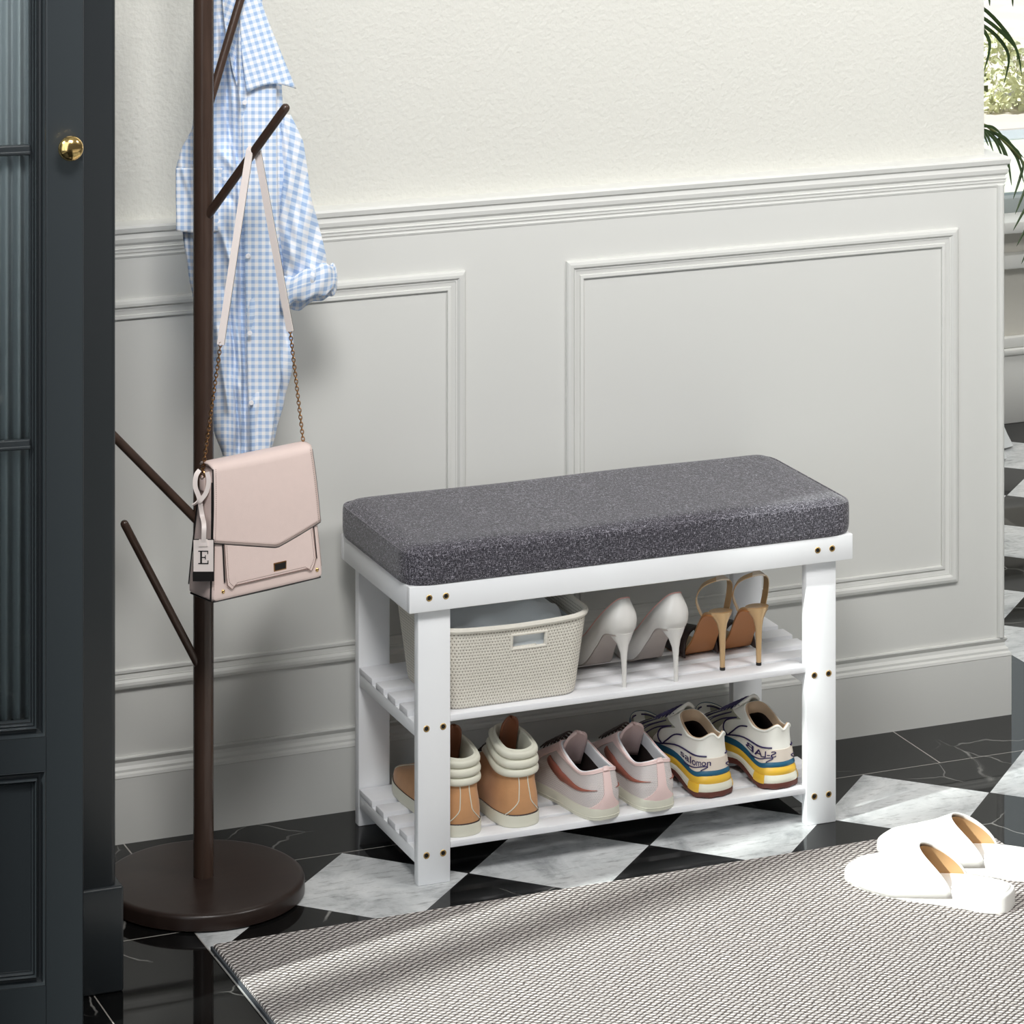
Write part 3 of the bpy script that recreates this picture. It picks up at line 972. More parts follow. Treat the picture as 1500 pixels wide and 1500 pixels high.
for v in bm.verts:
    v.co.x *= 1 - 0.010 * math.sin(v.co.z * 520); v.co.y *= 1 - 0.016 * math.sin(v.co.z * 520)
obj('folded_layers', bm, M['cloth'], cl, angle=80)

# ------------------------------------------------------------------ pumps
def sole_from(loop, drop, bm, n=64, inset=1.0):
    """a thin sole whose upper face follows a mirrored loop"""
    S = Surf([[Vector((p[0] * inset, p[1], p[2] - drop)) for p in loop], [Vector((p[0] * inset, p[1], p[2])) for p in loop]])
    S.skin(bm, n, 1, cap0=True, cap1=True)
    return S
def heel_loft(bm, secs, seg=28):
    """secs: (z, cy, half width, half depth)"""
    rings = []
    for z, cy, hw, hd in secs:
        rings.append([bm.verts.new((hw * math.cos(2 * PI * k / seg), cy + hd * math.sin(2 * PI * k / seg), z)) for k in range(seg)])
    for a, b in zip(rings, rings[1:]):
        for k in range(seg):
            bm.faces.new((a[k], a[(k + 1) % seg], b[(k + 1) % seg], b[k]))
    bm.faces.new(rings[0][::-1]); bm.faces.new(rings[-1])

def make_pump(label, loc, rz):
    t = thing('stiletto_pump', label, 'shoe', loc, rz, 'pale grey pumps on the middle shelf')
    base = [(0, -0.006, 0.076), (0.016, 0.002, 0.0755), (0.0185, 0.028, 0.069), (0.0165, 0.056, 0.044), (0.0225, 0.084, 0.012), (0.0300, 0.112, 0.004), (0.0225, 0.155, 0.004), (0, 0.185, 0.005)]
    low = [(0, -0.0125, 0.088), (0.0190, -0.001, 0.087), (0.0215, 0.028, 0.078), (0.0195, 0.056, 0.054), (0.0250, 0.084, 0.024), (0.0318, 0.112, 0.012), (0.0235, 0.155, 0.011), (0, 0.1865, 0.010)]
    mid = [(0, -0.0125, 0.103), (0.0185, -0.001, 0.102), (0.0215, 0.026, 0.092), (0.0205, 0.055, 0.068), (0.0250, 0.084, 0.040), (0.0290, 0.110, 0.028), (0.0205, 0.150, 0.022), (0, 0.183, 0.015)]
    top = [(0, -0.0035, 0.1275), (0.0100, 0.0035, 0.1235), (0.0165, 0.024, 0.106), (0.0185, 0.052, 0.083), (0.0205, 0.078, 0.058), (0.0190, 0.098, 0.045), (0.0110, 0.112, 0.0400), (0, 0.118, 0.0385)]
    S = Surf([base, low, mid, top])
    bm = new(); S.skin(bm, 72, 18)
    up = obj('upper', bm, M['pump'], t, angle=80)
    solid(up, 0.0012, -1)
    inn = [(x * 0.93, y + (0.002 if y < 0.02 else -0.002 if y > 0.1 else 0), z - 0.001) for x, y, z in top]
    ib = [(x * 0.9, y + (0.003 if y < 0.02 else -0.004 if y > 0.15 else 0), z + 0.002) for x, y, z in base]
    im = [((a[0] + b[0]) / 2, (a[1] + b[1]) / 2, (a[2] + b[2]) / 2) for a, b in zip(inn, ib)]
    bm = new(); Surf([ib, im, inn]).skin(bm, 72, 8, cap0=True)
    obj('lining', bm, M['pump_sole'], t, angle=80)
    bm = new(); ring_tube(bm, [S.P(i / 80, 1.0) for i in range(80)], 0.0009, 6)
    obj('topline_piping', bm, M['piping_pink'], t, label='thin pink piping')
    bm = new(); sole_from([(x, y, z + 0.0005) for x, y, z in base], 0.0028, bm, 72, 0.96)
    obj('outsole', bm, M['pump_sole'], t, angle=60, label='taupe outsole')
    bm = new()
    heel_loft(bm, [(0.0, 0.0, 0.0030, 0.0032), (0.006, 0.0, 0.0030, 0.0032), (0.03, 0.0005, 0.0036, 0.0040), (0.048, 0.0015, 0.0050, 0.0058), (0.060, 0.0045, 0.0085, 0.0098), (0.069, 0.008, 0.0138, 0.0155), (0.0775, 0.0095, 0.0172, 0.0192)])
    for v in bm.verts:
        if v.co.z > 0.068 and v.co.y > 0.008:
            v.co.z -= (v.co.y - 0.008) * 0.22
    obj('heel', bm, M['pump'], t, angle=60)
    return t
make_pump('pale grey stiletto pump nearest the rattan basket, left one of its pair', (2.0585, 4.6265, SH2), R(3))
make_pump('pale grey stiletto pump right one of its pair, beside the gold slingback', (2.1365, 4.6205, SH2), R(3))

def make_slingback(label, loc, rz):
    t = thing('slingback_heel', label, 'shoe', loc, rz, 'gold slingback heels on the middle shelf')
    base = [(0, -0.006, 0.0815), (0.0150, 0.000, 0.081), (0.0205, 0.018, 0.077), (0.0205, 0.036, 0.058), (0.0215, 0.055, 0.028), (0.0260, 0.076, 0.006), (0.0265, 0.100, 0.0035), (0.0235, 0.140, 0.0035), (0, 0.165, 0.005)]
    bm = new(); sole_from(base, 0.0030, bm, 72, 0.99)
    obj('outsole', bm, M['tan_sole'], t, angle=60, label='tan leather outsole')
    bm = new(); sole_from([(x * 0.97, y, z + 0.0030) for x, y, z in base], 0.0028, bm, 72)
    obj('insole', bm, M['gold'], t, angle=60)
    bm = new()
    heel_loft(bm, [(0.0042, 0.0, 0.0036, 0.0036), (0.03, 0.0, 0.0042, 0.0042), (0.055, 0.0005, 0.0054, 0.0052), (0.067, 0.0015, 0.0080, 0.0070), (0.074, 0.0035, 0.0125, 0.0100), (0.0795, 0.0050, 0.0168, 0.0120), (0.0835, 0.0055, 0.0180, 0.0130)])
    h = obj('heel', bm, M['gold'], t, angle=60)
    bm = new(); heel_loft(bm, [(0, 0, 0.0040, 0.0040), (0.0042, 0, 0.0040, 0.0040)])
    obj('heel_tip', bm, M['edge_black'], h, label='black heel tip')
    # sling strap: rises from both sides of the seat to the apex behind the ankle
    pts = curve_pts([(-0.0195, 0.026, 0.074), (-0.0262, 0.030, 0.096), (-0.0225, 0.020, 0.118), (-0.0085, 0.004, 0.1305), (0.0035, 0.0, 0.1325), (0.0160, 0.008, 0.123), (0.0215, 0.018, 0.103), (0.0190, 0.022, 0.079)], 40)
    bm = new(); n = len(pts); c0 = Vector((0, 0.01, 0.1)); rows = []
    for i, p in enumerate(pts):
        d = (pts[min(i + 1, n - 1)] - pts[max(i - 1, 0)]).normalized()
        out = (p - c0); out = (out - d * out.dot(d)).normalized()
        w = d.cross(out).normalized()
        # the band lies flat against the heel: broad across the line from ankle to strap
        rows.append([bm.verts.new(p + w * a * 0.0048 + out * b * 0.0007) for a, b in ((-1, -1), (1, -1), (1, 1), (-1, 1))])
    for a, b in zip(rows, rows[1:]):
        for k in range(4): bm.faces.new((a[k], a[(k + 1) % 4], b[(k + 1) % 4], b[k]))
    bm.faces.new(rows[0][::-1]); bm.faces.new(rows[-1])
    st = obj('sling_strap', bm, M['gold'], t, angle=40)
    bm = new(); rows = []
    for i in range(17, 25):
        p = pts[i]; d = (pts[i + 1] - pts[i - 1]).normalized(); out = (p - c0); out = (out - d * out.dot(d)).normalized(); w = d.cross(out).normalized()
        rows.append([bm.verts.new(p + w * a * 0.0052 + out * b * 0.0012) for a, b in ((-1, -1), (1, -1), (1, 1), (-1, 1))])
    for a, b in zip(rows, rows[1:]):
        for k in range(4): bm.faces.new((a[k], a[(k + 1) % 4], b[(k + 1) % 4], b[k]))
    bm.faces.new(rows[0][::-1]); bm.faces.new(rows[-1])
    obj('elastic_band', bm, M['elastic'], st, label='pale elastic inset')
    # vamp over the toes
    bm = new(); rows = []
    for j in range(9):
        y = 0.062 + 0.060 * j / 8
        w = 0.0275 + 0.001 * math.sin(j / 8 * PI); hz = 0.040 - 0.012 * j / 8
        rows.append([bm.verts.new((w * math.cos(PI * k / 16) * (1.0), y + 0.006 * math.sin(PI * k / 16), 0.003 + (0.018 if j == 0 else 0.009 if j == 1 else 0.0) * 0 + hz * math.sin(PI * k / 16) ** 0.8)) for k in range(17)])
    for a, b in zip(rows, rows[1:]):
        for k in range(16): bm.faces.new((a[k], a[k + 1], b[k + 1], b[k]))
    solid(obj('vamp', bm, M['dark_leather'], t, angle=80, label='dark leather vamp'), 0.002)
    return t
make_slingback('gold slingback stiletto next to the pale grey pump', (2.2195, 4.641, SH2), R(4))
make_slingback('gold slingback stiletto at the right end of the middle shelf', (2.2775, 4.641, SH2), R(2))

# ------------------------------------------------------------------ high-top boots
def make_boot(label, loc, rz):
    t = thing('hightop_boot', label, 'shoe', loc, rz, 'tan and cream high-top boots on the bottom shelf')
    o0 = [(0, 0.0, 0), (0.0235, 0.008, 0), (0.0325, 0.035, 0), (0.0330, 0.085, 0), (0.0375, 0.150, 0), (0.0345, 0.195, 0), (0.020, 0.226, 0), (0, 0.232, 0)]
    z = lambda lp, zz, k=1.0, dy=0: [(x * k, y * 1.0 + (dy if y > 0.1 else -dy), zz) for x, y, _ in lp]
    bm = new()
    Surf([z(o0, 0.0, 0.965, -0.001), z(o0, 0.002, 0.995), z(o0, 0.0165, 1.0), z(o0, 0.0175, 0.96, -0.001)]).skin(bm, 72, 9, cap0=True, cap1=True)
    obj('rubber_sole', bm, M['cream_rubber'], t, angle=50, label='cream rubber sole')
    bm = new(); ring_tube(bm, [Surf([z(o0, 0.0172, 0.962, -0.0008)] * 2).P(i / 90, 0) for i in range(90)], 0.0011, 6)
    obj('welt', bm, M['dark_leather'], t, label='thin dark welt line')
    l0 = z(o0, 0.016, 0.945, -0.0012)
    l1 = [(0, 0.0015, 0.036), (0.0222, 0.010, 0.036), (0.0305, 0.036, 0.036), (0.0295, 0.085, 0.040), (0.0325, 0.145, 0.036), (0.0300, 0.190, 0.033), (0.017, 0.220, 0.030), (0, 0.226, 0.028)]
    l2 = [(0, 0.0060, 0.060), (0.0195, 0.013, 0.060), (0.0275, 0.036, 0.060), (0.0250, 0.075, 0.064), (0.0225, 0.118, 0.060), (0.0190, 0.148, 0.053), (0.010, 0.166, 0.048), (0, 0.172, 0.046)]
    l3 = [(0, 0.0075, 0.069), (0.0210, 0.015, 0.070), (0.0280, 0.037, 0.072), (0.0250, 0.068, 0.079), (0.0200, 0.094, 0.079), (0.0160, 0.108, 0.076), (0.009, 0.118, 0.072), (0, 0.121, 0.071)]
    l4 = [(0, 0.0070, 0.086), (0.0205, 0.014, 0.087), (0.0265, 0.034, 0.090), (0.0250, 0.058, 0.096), (0.0200, 0.076, 0.099), (0.0150, 0.086, 0.098), (0.008, 0.092, 0.096), (0, 0.094, 0.095)]
    l5 = [(0, 0.0075, 0.1045), (0.0195, 0.0145, 0.106), (0.0245, 0.032, 0.109), (0.0235, 0.052, 0.114), (0.0190, 0.068, 0.118), (0.0130, 0.077, 0.120), (0.007, 0.081, 0.120), (0, 0.082, 0.120)]
    S = Surf([l0, l1, l2, l3, l4, l5])
    bm = new(); S.skin(bm, 80, 30)
    up = obj('suede_upper', bm, M['tan_suede'], t, angle=80)
    for k in range(4):
        pass
    # padded cream collar in three rolls round the heel
    ts = [0.585, 0.735, 0.870, 1.0]
    for k in range(3):
        bm = new()
        t0, t1 = ts[k], ts[k + 1]
        def sh(s, r_, t0=t0, t1=t1):
            a = -0.335 + 0.67 * s
            side = min(1.0, s / 0.05, (1 - s) / 0.05)
            return a, t0 + (t1 - t0) * r_, 0.0046 * math.sqrt(max(0.0, math.sin(PI * min(max(r_, 0), 1)))) * max(0, side) ** 0.5
        S.patch(bm, 0, 0, 0, 0, 48, 10, 0.0004, sh, 0.0004)
        obj('padded_collar', bm, M['cream'], t, angle=80, label='cream padded collar roll')
    # two pale stitched lines down the heel
    for sg in (-1, 1):
        pts = []
        for k in range(16):
            r_ = k / 15
            a = sg * (0.022 + 0.012 * r_ ** 2 + 0.075 * max(0, r_ - 0.68) ** 1.3 * 3)
            tt = 0.585 - r_ * 0.555
            pts.append(S.P(a, tt) + S.N(a, tt) * 0.0004)
        bm = new(); tube(bm, pts, 0.00075, 6)
        obj('piping', bm, M['cream'], t, label='thin cream heel piping')
    # toe panel line
    pts = [S.P(0.5 + 0.10 * math.cos(PI * k / 20), 0.17 + 0.22 * math.sin(PI * k / 20)) + Vector((0, 0, 0.0005)) for k in range(21)]
    bm = new(); tube(bm, pts, 0.0007, 6)
    obj('piping', bm, M['cream'], t, label='thin cream toe piping')
    inn = [[(x * 0.84, y + (0.0035 if y < 0.03 else -0.0035), zz + 0.0005) for x, y, zz in l5],
           [(x * 0.80, y + (0.0045 if y < 0.03 else -0.004), zz - 0.02) for x, y, zz in l5],
           [(x * 0.82, y + 0.004, zz - 0.035) for x, y, zz in l4], [(x * 0.8, y + 0.004 if y < 0.03 else y * 0.9, 0.022) for x, y, zz in l3]]
    bm = new(); Surf([l5] + inn).skin(bm, 80, 14, cap1=True)
    obj('lining', bm, M['cream'], t, angle=80)
    # tongue, rising in front of the opening
    bm = new(); rows = []
    for j in range(13):
        r_ = math.sin(j / 12 * PI / 2)
        y = 0.066 - 0.020 * r_; zz = 0.074 + 0.066 * r_; w = 0.0135 * math.sqrt(max(0.02, 1 - max(0, (r_ - 0.70) / 0.30) ** 2.4))
        rows.append([bm.verts.new((w * (k / 8 * 2 - 1), y + 0.005 * (1 - (k / 8 * 2 - 1) ** 2), zz)) for k in range(9)])
    for a, b in zip(rows, rows[1:]):
        for k in range(8): bm.faces.new((a[k], a[k + 1], b[k + 1], b[k]))
    solid(obj('tongue', bm, M['brown_leather'], t, angle=80, label='brown leather tongue'), 0.0035)
    bm = new()
    for k in range(6):
        y = 0.150 - k * 0.012; zz = 0.058 + k * 0.0085
        tube(bm, curve_pts([(-0.014, y - 0.004, zz - 0.004), (-0.006, y, zz + 0.002), (0.006, y, zz + 0.002), (0.014, y - 0.004, zz - 0.004)], 10), 0.0013, 6)
    obj('laces', bm, M['dark_leather'], t)
    return t
make_boot('tan and cream high-top boot half hidden behind the left front leg of the bench', (1.8145, 4.6165, SH1), R(1))
make_boot('tan and cream high-top boot beside the blush sneaker', (1.9040, 4.6190, SH1), R(3))

# ------------------------------------------------------------------ blush low sneakers
def make_sneaker(label, loc, rz):
    t = thing('low_sneaker', label, 'shoe', loc, rz, 'blush and grey sneakers on the bottom shelf')
    o0 = [(0, 0.0, 0), (0.0225, 0.007, 0), (0.0310, 0.034, 0), (0.0320, 0.085, 0), (0.0375, 0.150, 0), (0.0340, 0.192, 0), (0.020, 0.222, 0), (0, 0.229, 0)]
    z = lambda lp, zz, k=1.0, dy=0: [(x * k, y + (dy if y > 0.1 else -dy), zz) for x, y, _ in lp]
    bm = new(); Surf([z(o0, 0.0, 0.965, -0.001), z(o0, 0.0015, 0.995), z(o0, 0.0155, 0.985), z(o0, 0.0165, 0.95, -0.001)]).skin(bm, 72, 9, cap0=True, cap1=True)
    sl = obj('rubber_sole', bm, M['cream_rubber'], t, angle=50, label='cream rubber sole')
    bm = new(); ring_tube(bm, [Surf([z(o0, 0.0045, 1.0)] * 2).P(i / 90, 0) for i in range(90)], 0.0007, 6)
    obj('sole_line', bm, M['cream_rubber'], sl)
    l0 = z(o0, 0.015, 0.945, -0.0012)
    l1 = [(0, -0.0005, 0.034), (0.0225, 0.0085, 0.034), (0.0300, 0.034, 0.034), (0.0290, 0.085, 0.038), (0.0330, 0.145, 0.034), (0.0300, 0.188, 0.030), (0.017, 0.216, 0.026), (0, 0.223, 0.024)]
    l2 = [(0, 0.003, 0.054), (0.0200, 0.0105, 0.052), (0.0275, 0.034, 0.050), (0.0265, 0.080, 0.056), (0.0265, 0.130, 0.053), (0.0220, 0.160, 0.047), (0.011, 0.180, 0.043), (0, 0.184, 0.041)]
    l3 = [(0, 0.007, 0.070), (0.0180, 0.0130, 0.066), (0.0265, 0.032, 0.061), (0.0265, 0.062, 0.066), (0.0245, 0.086, 0.075), (0.0195, 0.100, 0.081), (0.010, 0.108, 0.080), (0, 0.110, 0.078)]
    S = Surf([l0, l1, l2, l3])
    bm = new(); S.skin(bm, 80, 24)
    obj('knit_upper', bm, M['mesh_grey'], t, angle=80)
    # blush collar binding all round
    bm = new(); S.patch(bm, 0, 1, 0.90, 1.0, 72, 3, 0.0006)
    obj('collar_binding', bm, M['blush'], t, angle=60)
    bm = new(); ring_tube(bm, [S.P(i / 80, 1.0) for i in range(80)], 0.0017, 8)
    obj('collar_edge', bm, M['blush'], t)
    # blush heel stay flaring to the sole
    bm = new()
    def stay(s, r_):
        w = 0.020 + 0.085 * max(0, (0.42 - r_) / 0.42) ** 2.2
        return 0.002 + (s - 0.5) * 2 * w, 0.0 + 1.0 * r_ * 0.985, 0
    S.patch(bm, 0, 0, 0, 0, 14, 20, 0.0007, stay)
    obj('heel_stay', bm, M['blush'], t, angle=60)
    bm = new(); tube(bm, [S.P(0, 0.93) + Vector((0, -0.0022, 0)), S.P(0, 1.0) + Vector((0, -0.0005, 0.0035))], [0.0052, 0.0036], 10, flat=0.4, side=(1, 0, 0))
    obj('pull_tab', bm, M['blush'], t)
    # facings beside the laces
    for sg in (1, -1):
        bm = new()
        S.patch(bm, sg * 0.30, sg * 0.455, 0.52, 0.93, 12, 10, 0.0007)
        if sg < 0: bmesh.ops.reverse_faces(bm, faces=bm.faces)
        obj('eyelet_facing', bm, M['blush'], t, angle=60)
    bm = new(); S.patch(bm, 0.40, 0.60, 0.0, 0.45, 16, 10, 0.0006)
    obj('toe_cap', bm, M['blush'], t, angle=60)
    # curved tick mark on both sides
    for sg in (1, -1):
        bm = new(); n = 26; top = []; low = []
        for i in range(n + 1):
            s = i / n                                  # 0 = thin tail at the heel, 1 = hook towards the toe
            a = 0.045 + 0.235 * s
            mid_ = 0.47 - 0.10 * math.sin(PI * min(1, s * 0.95)) * s + 0.30 * max(0, s - 0.70) / 0.30
            w = 0.006 + 0.33 * s ** 1.35 * (1 - max(0, (s - 0.74) / 0.26) ** 1.4 * 0.95)
            tl, th = mid_ - w * 0.55, mid_ + w * 0.45
            for lst, tt in ((low, tl), (top, th)):
                lst.append(bm.verts.new(S.P(sg * a, tt) + S.N(sg * a, tt) * 0.0011))
        mids = []
        for i in range(n):
            bm.faces.new((low[i], low[i + 1], top[i + 1], top[i]))
        o = obj('tick_mark', bm, M['copper'], t, smooth=True, label='copper tick mark')
        solid(o, 0.0012)
    # lining: white at the heel, dark insole
    inn = [[(x * 0.86, y + (0.003 if y < 0.05 else -0.003), zz + 0.0005) for x, y, zz in l3],
           [(x * 0.92, y + (0.001 if y < 0.05 else 0.004), zz - 0.018) for x, y, zz in l3],
           [(x * 0.85, y + (0.004 if y < 0.05 else 0), 0.030) for x, y, zz in l2],
           [(x * 0.78, y + 0.006 if y < 0.05 else y * 0.92, 0.019) for x, y, zz in l2]]
    L = Surf([l3] + inn)
    bm = new(); L.skin(bm, 80, 14, t0=0, t1=0.5)
    obj('lining', bm, M['white_lining'], t, angle=80)
    bm = new(); L.skin(bm, 80, 10, t0=0.5, t1=1.0, cap1=True)
    obj('insole', bm, M['dark_lining'], t, angle=80)
    bm = new(); rows = []
    for j in range(13):
        r_ = math.sin(j / 12 * PI / 2)
        y = 0.106 - 0.026 * r_; zz = 0.044 + 0.054 * r_ ** 0.95; w = 0.0185 * math.sqrt(max(0.03, 1 - max(0, (r_ - 0.62) / 0.38) ** 2.4))
        rows.append([bm.verts.new((w * (k / 10 * 2 - 1), y + 0.008 * (1 - (k / 10 * 2 - 1) ** 2), zz)) for k in range(11)])
    for a, b in zip(rows, rows[1:]):
        for k in range(10): bm.faces.new((a[k], a[k + 1], b[k + 1], b[k]))
    solid(obj('tongue', bm, M['blush'], t, angle=80), 0.004)
    bm = new()
    for k in range(6):
        y = 0.162 - k * 0.0105; zz = 0.056 + k * 0.0058
        for d in (-1, 1):
            tube(bm, curve_pts([(-0.013 * d, y - 0.003, zz - 0.001), (0, y, zz + 0.0065), (0.013 * d, y + 0.006, zz - 0.003)], 10), 0.0011, 6)
    obj('laces', bm, M['dark_leather'], t, label='dark laces')
    return t
make_sneaker('blush and grey knit sneaker with copper tick mark, beside the tan boot', (2.0230, 4.6030, SH1), R(7.5))
make_sneaker('blush and grey knit sneaker next to the white running shoe', (2.1070, 4.6050, SH1), R(4))

# ------------------------------------------------------------------ trail running shoes
def make_runner(label, loc, rz, word, mirror):
    t = thing('running_shoe', label, 'shoe', loc, rz, 'white and yellow running shoes on the bottom shelf')
    o0 = [(0, 0.0, 0), (0.0245, 0.007, 0), (0.0330, 0.030, 0), (0.0300, 0.085, 0), (0.0380, 0.150, 0), (0.0345, 0.195, 0), (0.020, 0.226, 0), (0, 0.234, 0)]
    def lv(zz, k=1.0, dy=0, rock=0.0, arch=0.0, wave=0.0):
        out = []
        for x, y, _ in o0:
            q = zz + rock * max(0, (y - 0.17) / 0.064) ** 2 * 0.012 + arch * math.exp(-((y - 0.092) / 0.032) ** 2) + wave * (min(1, max(0, (y - 0.035) / 0.05)) - 0.35 * math.exp(-((y - 0.028) / 0.014) ** 2))
            out.append((x * k, y + (dy if y > 0.1 else -dy * (1 if y < 0.02 else 0)), q))
        return out
    bm = new()
    Surf([lv(0.0, 0.94, -0.002, 1, 0.013), lv(0.0020, 1.0, 0.0, 1, 0.013), lv(0.0085, 1.0, 0, 1, 0.013), lv(0.0092, 0.96, -0.001, 1, 0.013)]).skin(bm, 84, 9, cap0=True, cap1=True)
    for i, v in enumerate(bm.verts):
        if v.co.z < 0.0045:
            v.co.z += 0.0016 * (0.5 + 0.5 * math.sin(math.atan2(v.co.x, v.co.y - 0.11) * 34))
    ou = obj('outsole', bm, M['rubber_brown'], t, angle=50, label='brown lugged outsole')
    Wm = Surf([lv(0.0088, 0.985, -0.0008, 1, 0.013), lv(0.014, 0.985, 0, 1, 0.012), lv(0.0205, 0.925, -0.002, 1, 0.006, 0.002)])
    Ym = Surf([lv(0.0200, 0.925, -0.002, 1, 0.006, 0.002), lv(0.0255, 0.925, -0.0015, 1, 0.003, 0.005), lv(0.0310, 0.875, -0.0045, 1, 0.0, 0.006)])
    bm = new(); Wm.skin(bm, 84, 8)
    obj('midsole', bm, M['cream'], t, angle=60, label='white foam midsole')
    bm = new(); Ym.skin(bm, 84, 8)
    obj('midsole', bm, M['yellow'], t, angle=60, label='yellow foam midsole')
    # yellow wedges running down the heel corners over the white foam
    for sg in (1, -1):
        bm = new()
        Wm.patch(bm, sg * 0.095, sg * 0.150, 0.0, 1.0, 8, 6, 0.0004)
        if sg < 0: bmesh.ops.reverse_faces(bm, faces=bm.faces)
        obj('foam_wedge', bm, M['yellow'], t, label='yellow foam wedge')
    bm = new(); Surf([lv(0.0305, 0.875, -0.0045, 1, 0.0, 0.006), lv(0.0340, 0.885, -0.0035, 1, 0, 0.007), lv(0.0390, 0.845, -0.0060, 1, 0, 0.007)]).skin(bm, 84, 7)
    obj('sole_stripe', bm, M['teal'], t, label='teal stripe')
    l0 = lv(0.0380, 0.840, -0.0064, 1, 0, 0.007)
    l1 = [(0, 0.0070, 0.052), (0.0190, 0.0140, 0.052), (0.0255, 0.034, 0.052), (0.0250, 0.085, 0.056), (0.0315, 0.145, 0.052), (0.0290, 0.188, 0.044), (0.017, 0.214, 0.042), (0, 0.221, 0.041)]
    l2 = [(0, 0.0080, 0.069), (0.0172, 0.0150, 0.068), (0.0235, 0.034, 0.064), (0.0230, 0.078, 0.070), (0.0245, 0.125, 0.068), (0.0215, 0.158, 0.062), (0.012, 0.182, 0.058), (0, 0.188, 0.056)]
    l3 = [(0, 0.0050, 0.084), (0.0095, 0.0068, 0.0905), (0.0205, 0.022, 0.080), (0.0232, 0.048, 0.078), (0.0225, 0.068, 0.087), (0.0180, 0.082, 0.095), (0.0100, 0.089, 0.098), (0, 0.091, 0.098)]
    S = Surf([l0, l1, l2, l3])
    bm = new(); S.skin(bm, 96, 26)
    obj('upper', bm, M['runner'], t, angle=80)
    bm = new(); S.patch(bm, -0.155, 0.155, 0.0, 0.40, 40, 8, 0.0005)
    obj('heel_overlay', bm, M['runner_side'], t, angle=60, label='sand coloured heel overlay')
    for sg in (1, -1):
        bm = new(); S.patch(bm, sg * 0.27, sg * 0.46, 0.06, 0.86, 18, 12, 0.0004)
        if sg < 0: bmesh.ops.reverse_faces(bm, faces=bm.faces)
        obj('mesh_panel', bm, M['mesh_khaki'], t, angle=60, label='khaki mesh panel')
    # navy piping line and the lace cage
    for sg in (1, -1):
        bm = new()
        pts = [S.P(sg * (0.055 + 0.425 * k / 30), 0.46 - 0.36 * min(1, k / 14) ** 4) + S.N(sg * (0.055 + 0.425 * k / 30), 0.46 - 0.36 * min(1, k / 14) ** 4) * 0.0010 for k in range(31)]
        tube(bm, pts, 0.0011, 6)
        for (a0, t0, a1, t1) in ((0.245, 0.14, 0.215, 0.80), (0.245, 0.14, 0.285, 0.84), (0.305, 0.10, 0.285, 0.84), (0.305, 0.10, 0.345, 0.84), (0.355, 0.10, 0.345, 0.84), (0.355, 0.10, 0.395, 0.8), (0.405, 0.10, 0.395, 0.8), (0.405, 0.1, 0.44, 0.72)):
            pts = [S.P(sg * (a0 + (a1 - a0) * k / 12), t0 + (t1 - t0) * k / 12) for k in range(13)]
            nn = [S.N(sg * (a0 + (a1 - a0) * k / 12), t0 + (t1 - t0) * k / 12) for k in range(13)]
            tube(bm, [p + n_ * 0.0009 for p, n_ in zip(pts, nn)], 0.0011, 6)
        # loop logo stroke under the word
        pts = [(0.175, 0.02), (0.15, 0.09), (0.11, 0.14), (0.060, 0.175), (0.050, 0.160), (0.066, 0.09), (0.086, 0.02)]
        pp = curve_pts([(a, b, 0) for a, b in pts], 22)
        tube(bm, [S.P(sg * p.x, p.y) + S.N(sg * p.x, p.y) * 0.0016 for p in pp], 0.0008, 6)
        obj('film_lines', bm, M['navy'], t, label='navy film lines and loop emblem')
    # the word on the left rear side, its s / loop continuing round the heel
    text_on(S, 'lettering', word, M['navy'], t, (lambda s: -0.188 + 0.152 * s), (lambda s, r_: 0.150 + 0.045 * s + 0.175 * r_), mirror=mirror, off=0.0019, bold=0.010)
    # lining
    inn = [[(x * 0.84, y + (0.0035 if y < 0.03 else -0.003), zz + 0.0003) for x, y, zz in l3],
           [(x * 0.84, y + (0.009 if y < 0.03 else 0.004), zz - 0.022) for x, y, zz in l3],
           [(x * 0.84, y + (0.009 if y < 0.03 else 0), 0.052) for x, y, zz in l2],
           [(x * 0.76, y + 0.012 if y < 0.03 else y * 0.9, 0.048) for x, y, zz in l2]]
    L = Surf([l3] + inn)
    bm = new(); L.skin(bm, 80, 14, 0, 0.42)
    obj('lining', bm, M['sand_lining'], t, angle=80)
    bm = new(); L.skin(bm, 80, 10, 0.42, 1.0, cap1=True)
    obj('insole', bm, M['dark_lining'], t, angle=80)
    bm = new(); ring_tube(bm, [S.P(i / 96, 1.0) for i in range(96)], 0.0016, 8)
    obj('collar_edge', bm, M['runner'], t)
    bm = new(); rows = []
    for j in range(13):
        r_ = j / 12
        y = 0.140 - 0.054 * r_; zz = 0.066 + 0.037 * r_; w = 0.0165 * (1 - max(0, (r_ - 0.72) / 0.28) ** 2.2 * 0.5)
        rows.append([bm.verts.new((w * (k / 10 * 2 - 1), y, zz + 0.007 * (1 - (k / 10 * 2 - 1) ** 2))) for k in range(11)])
    for a, b in zip(rows, rows[1:]):
        for k in range(10): bm.faces.new((a[k], a[k + 1], b[k + 1], b[k]))
    solid(obj('tongue', bm, M['runner'], t, angle=80), 0.004)
    bm = new()
    for k in range(6):
        y = 0.158 - k * 0.0110; zz = 0.066 + k * 0.0058
        for d in (-1, 1):
            tube(bm, curve_pts([(-0.017 * d, y - 0.003, zz - 0.001), (0, y, zz + 0.0080), (0.017 * d, y + 0.006, zz - 0.003)], 10), 0.0011, 6)
    obj('laces', bm, M['navy'], t, label='navy laces')
    return t
make_runner('off-white running shoe with yellow sole and brand lettering, next to the blush sneaker', (2.2060, 4.6200, SH1), R(7), 'salomon', False)
make_runner('off-white running shoe with yellow sole at the right end of the bottom shelf', (2.3080, 4.6160, SH1), R(6), 'S-LAB', True)

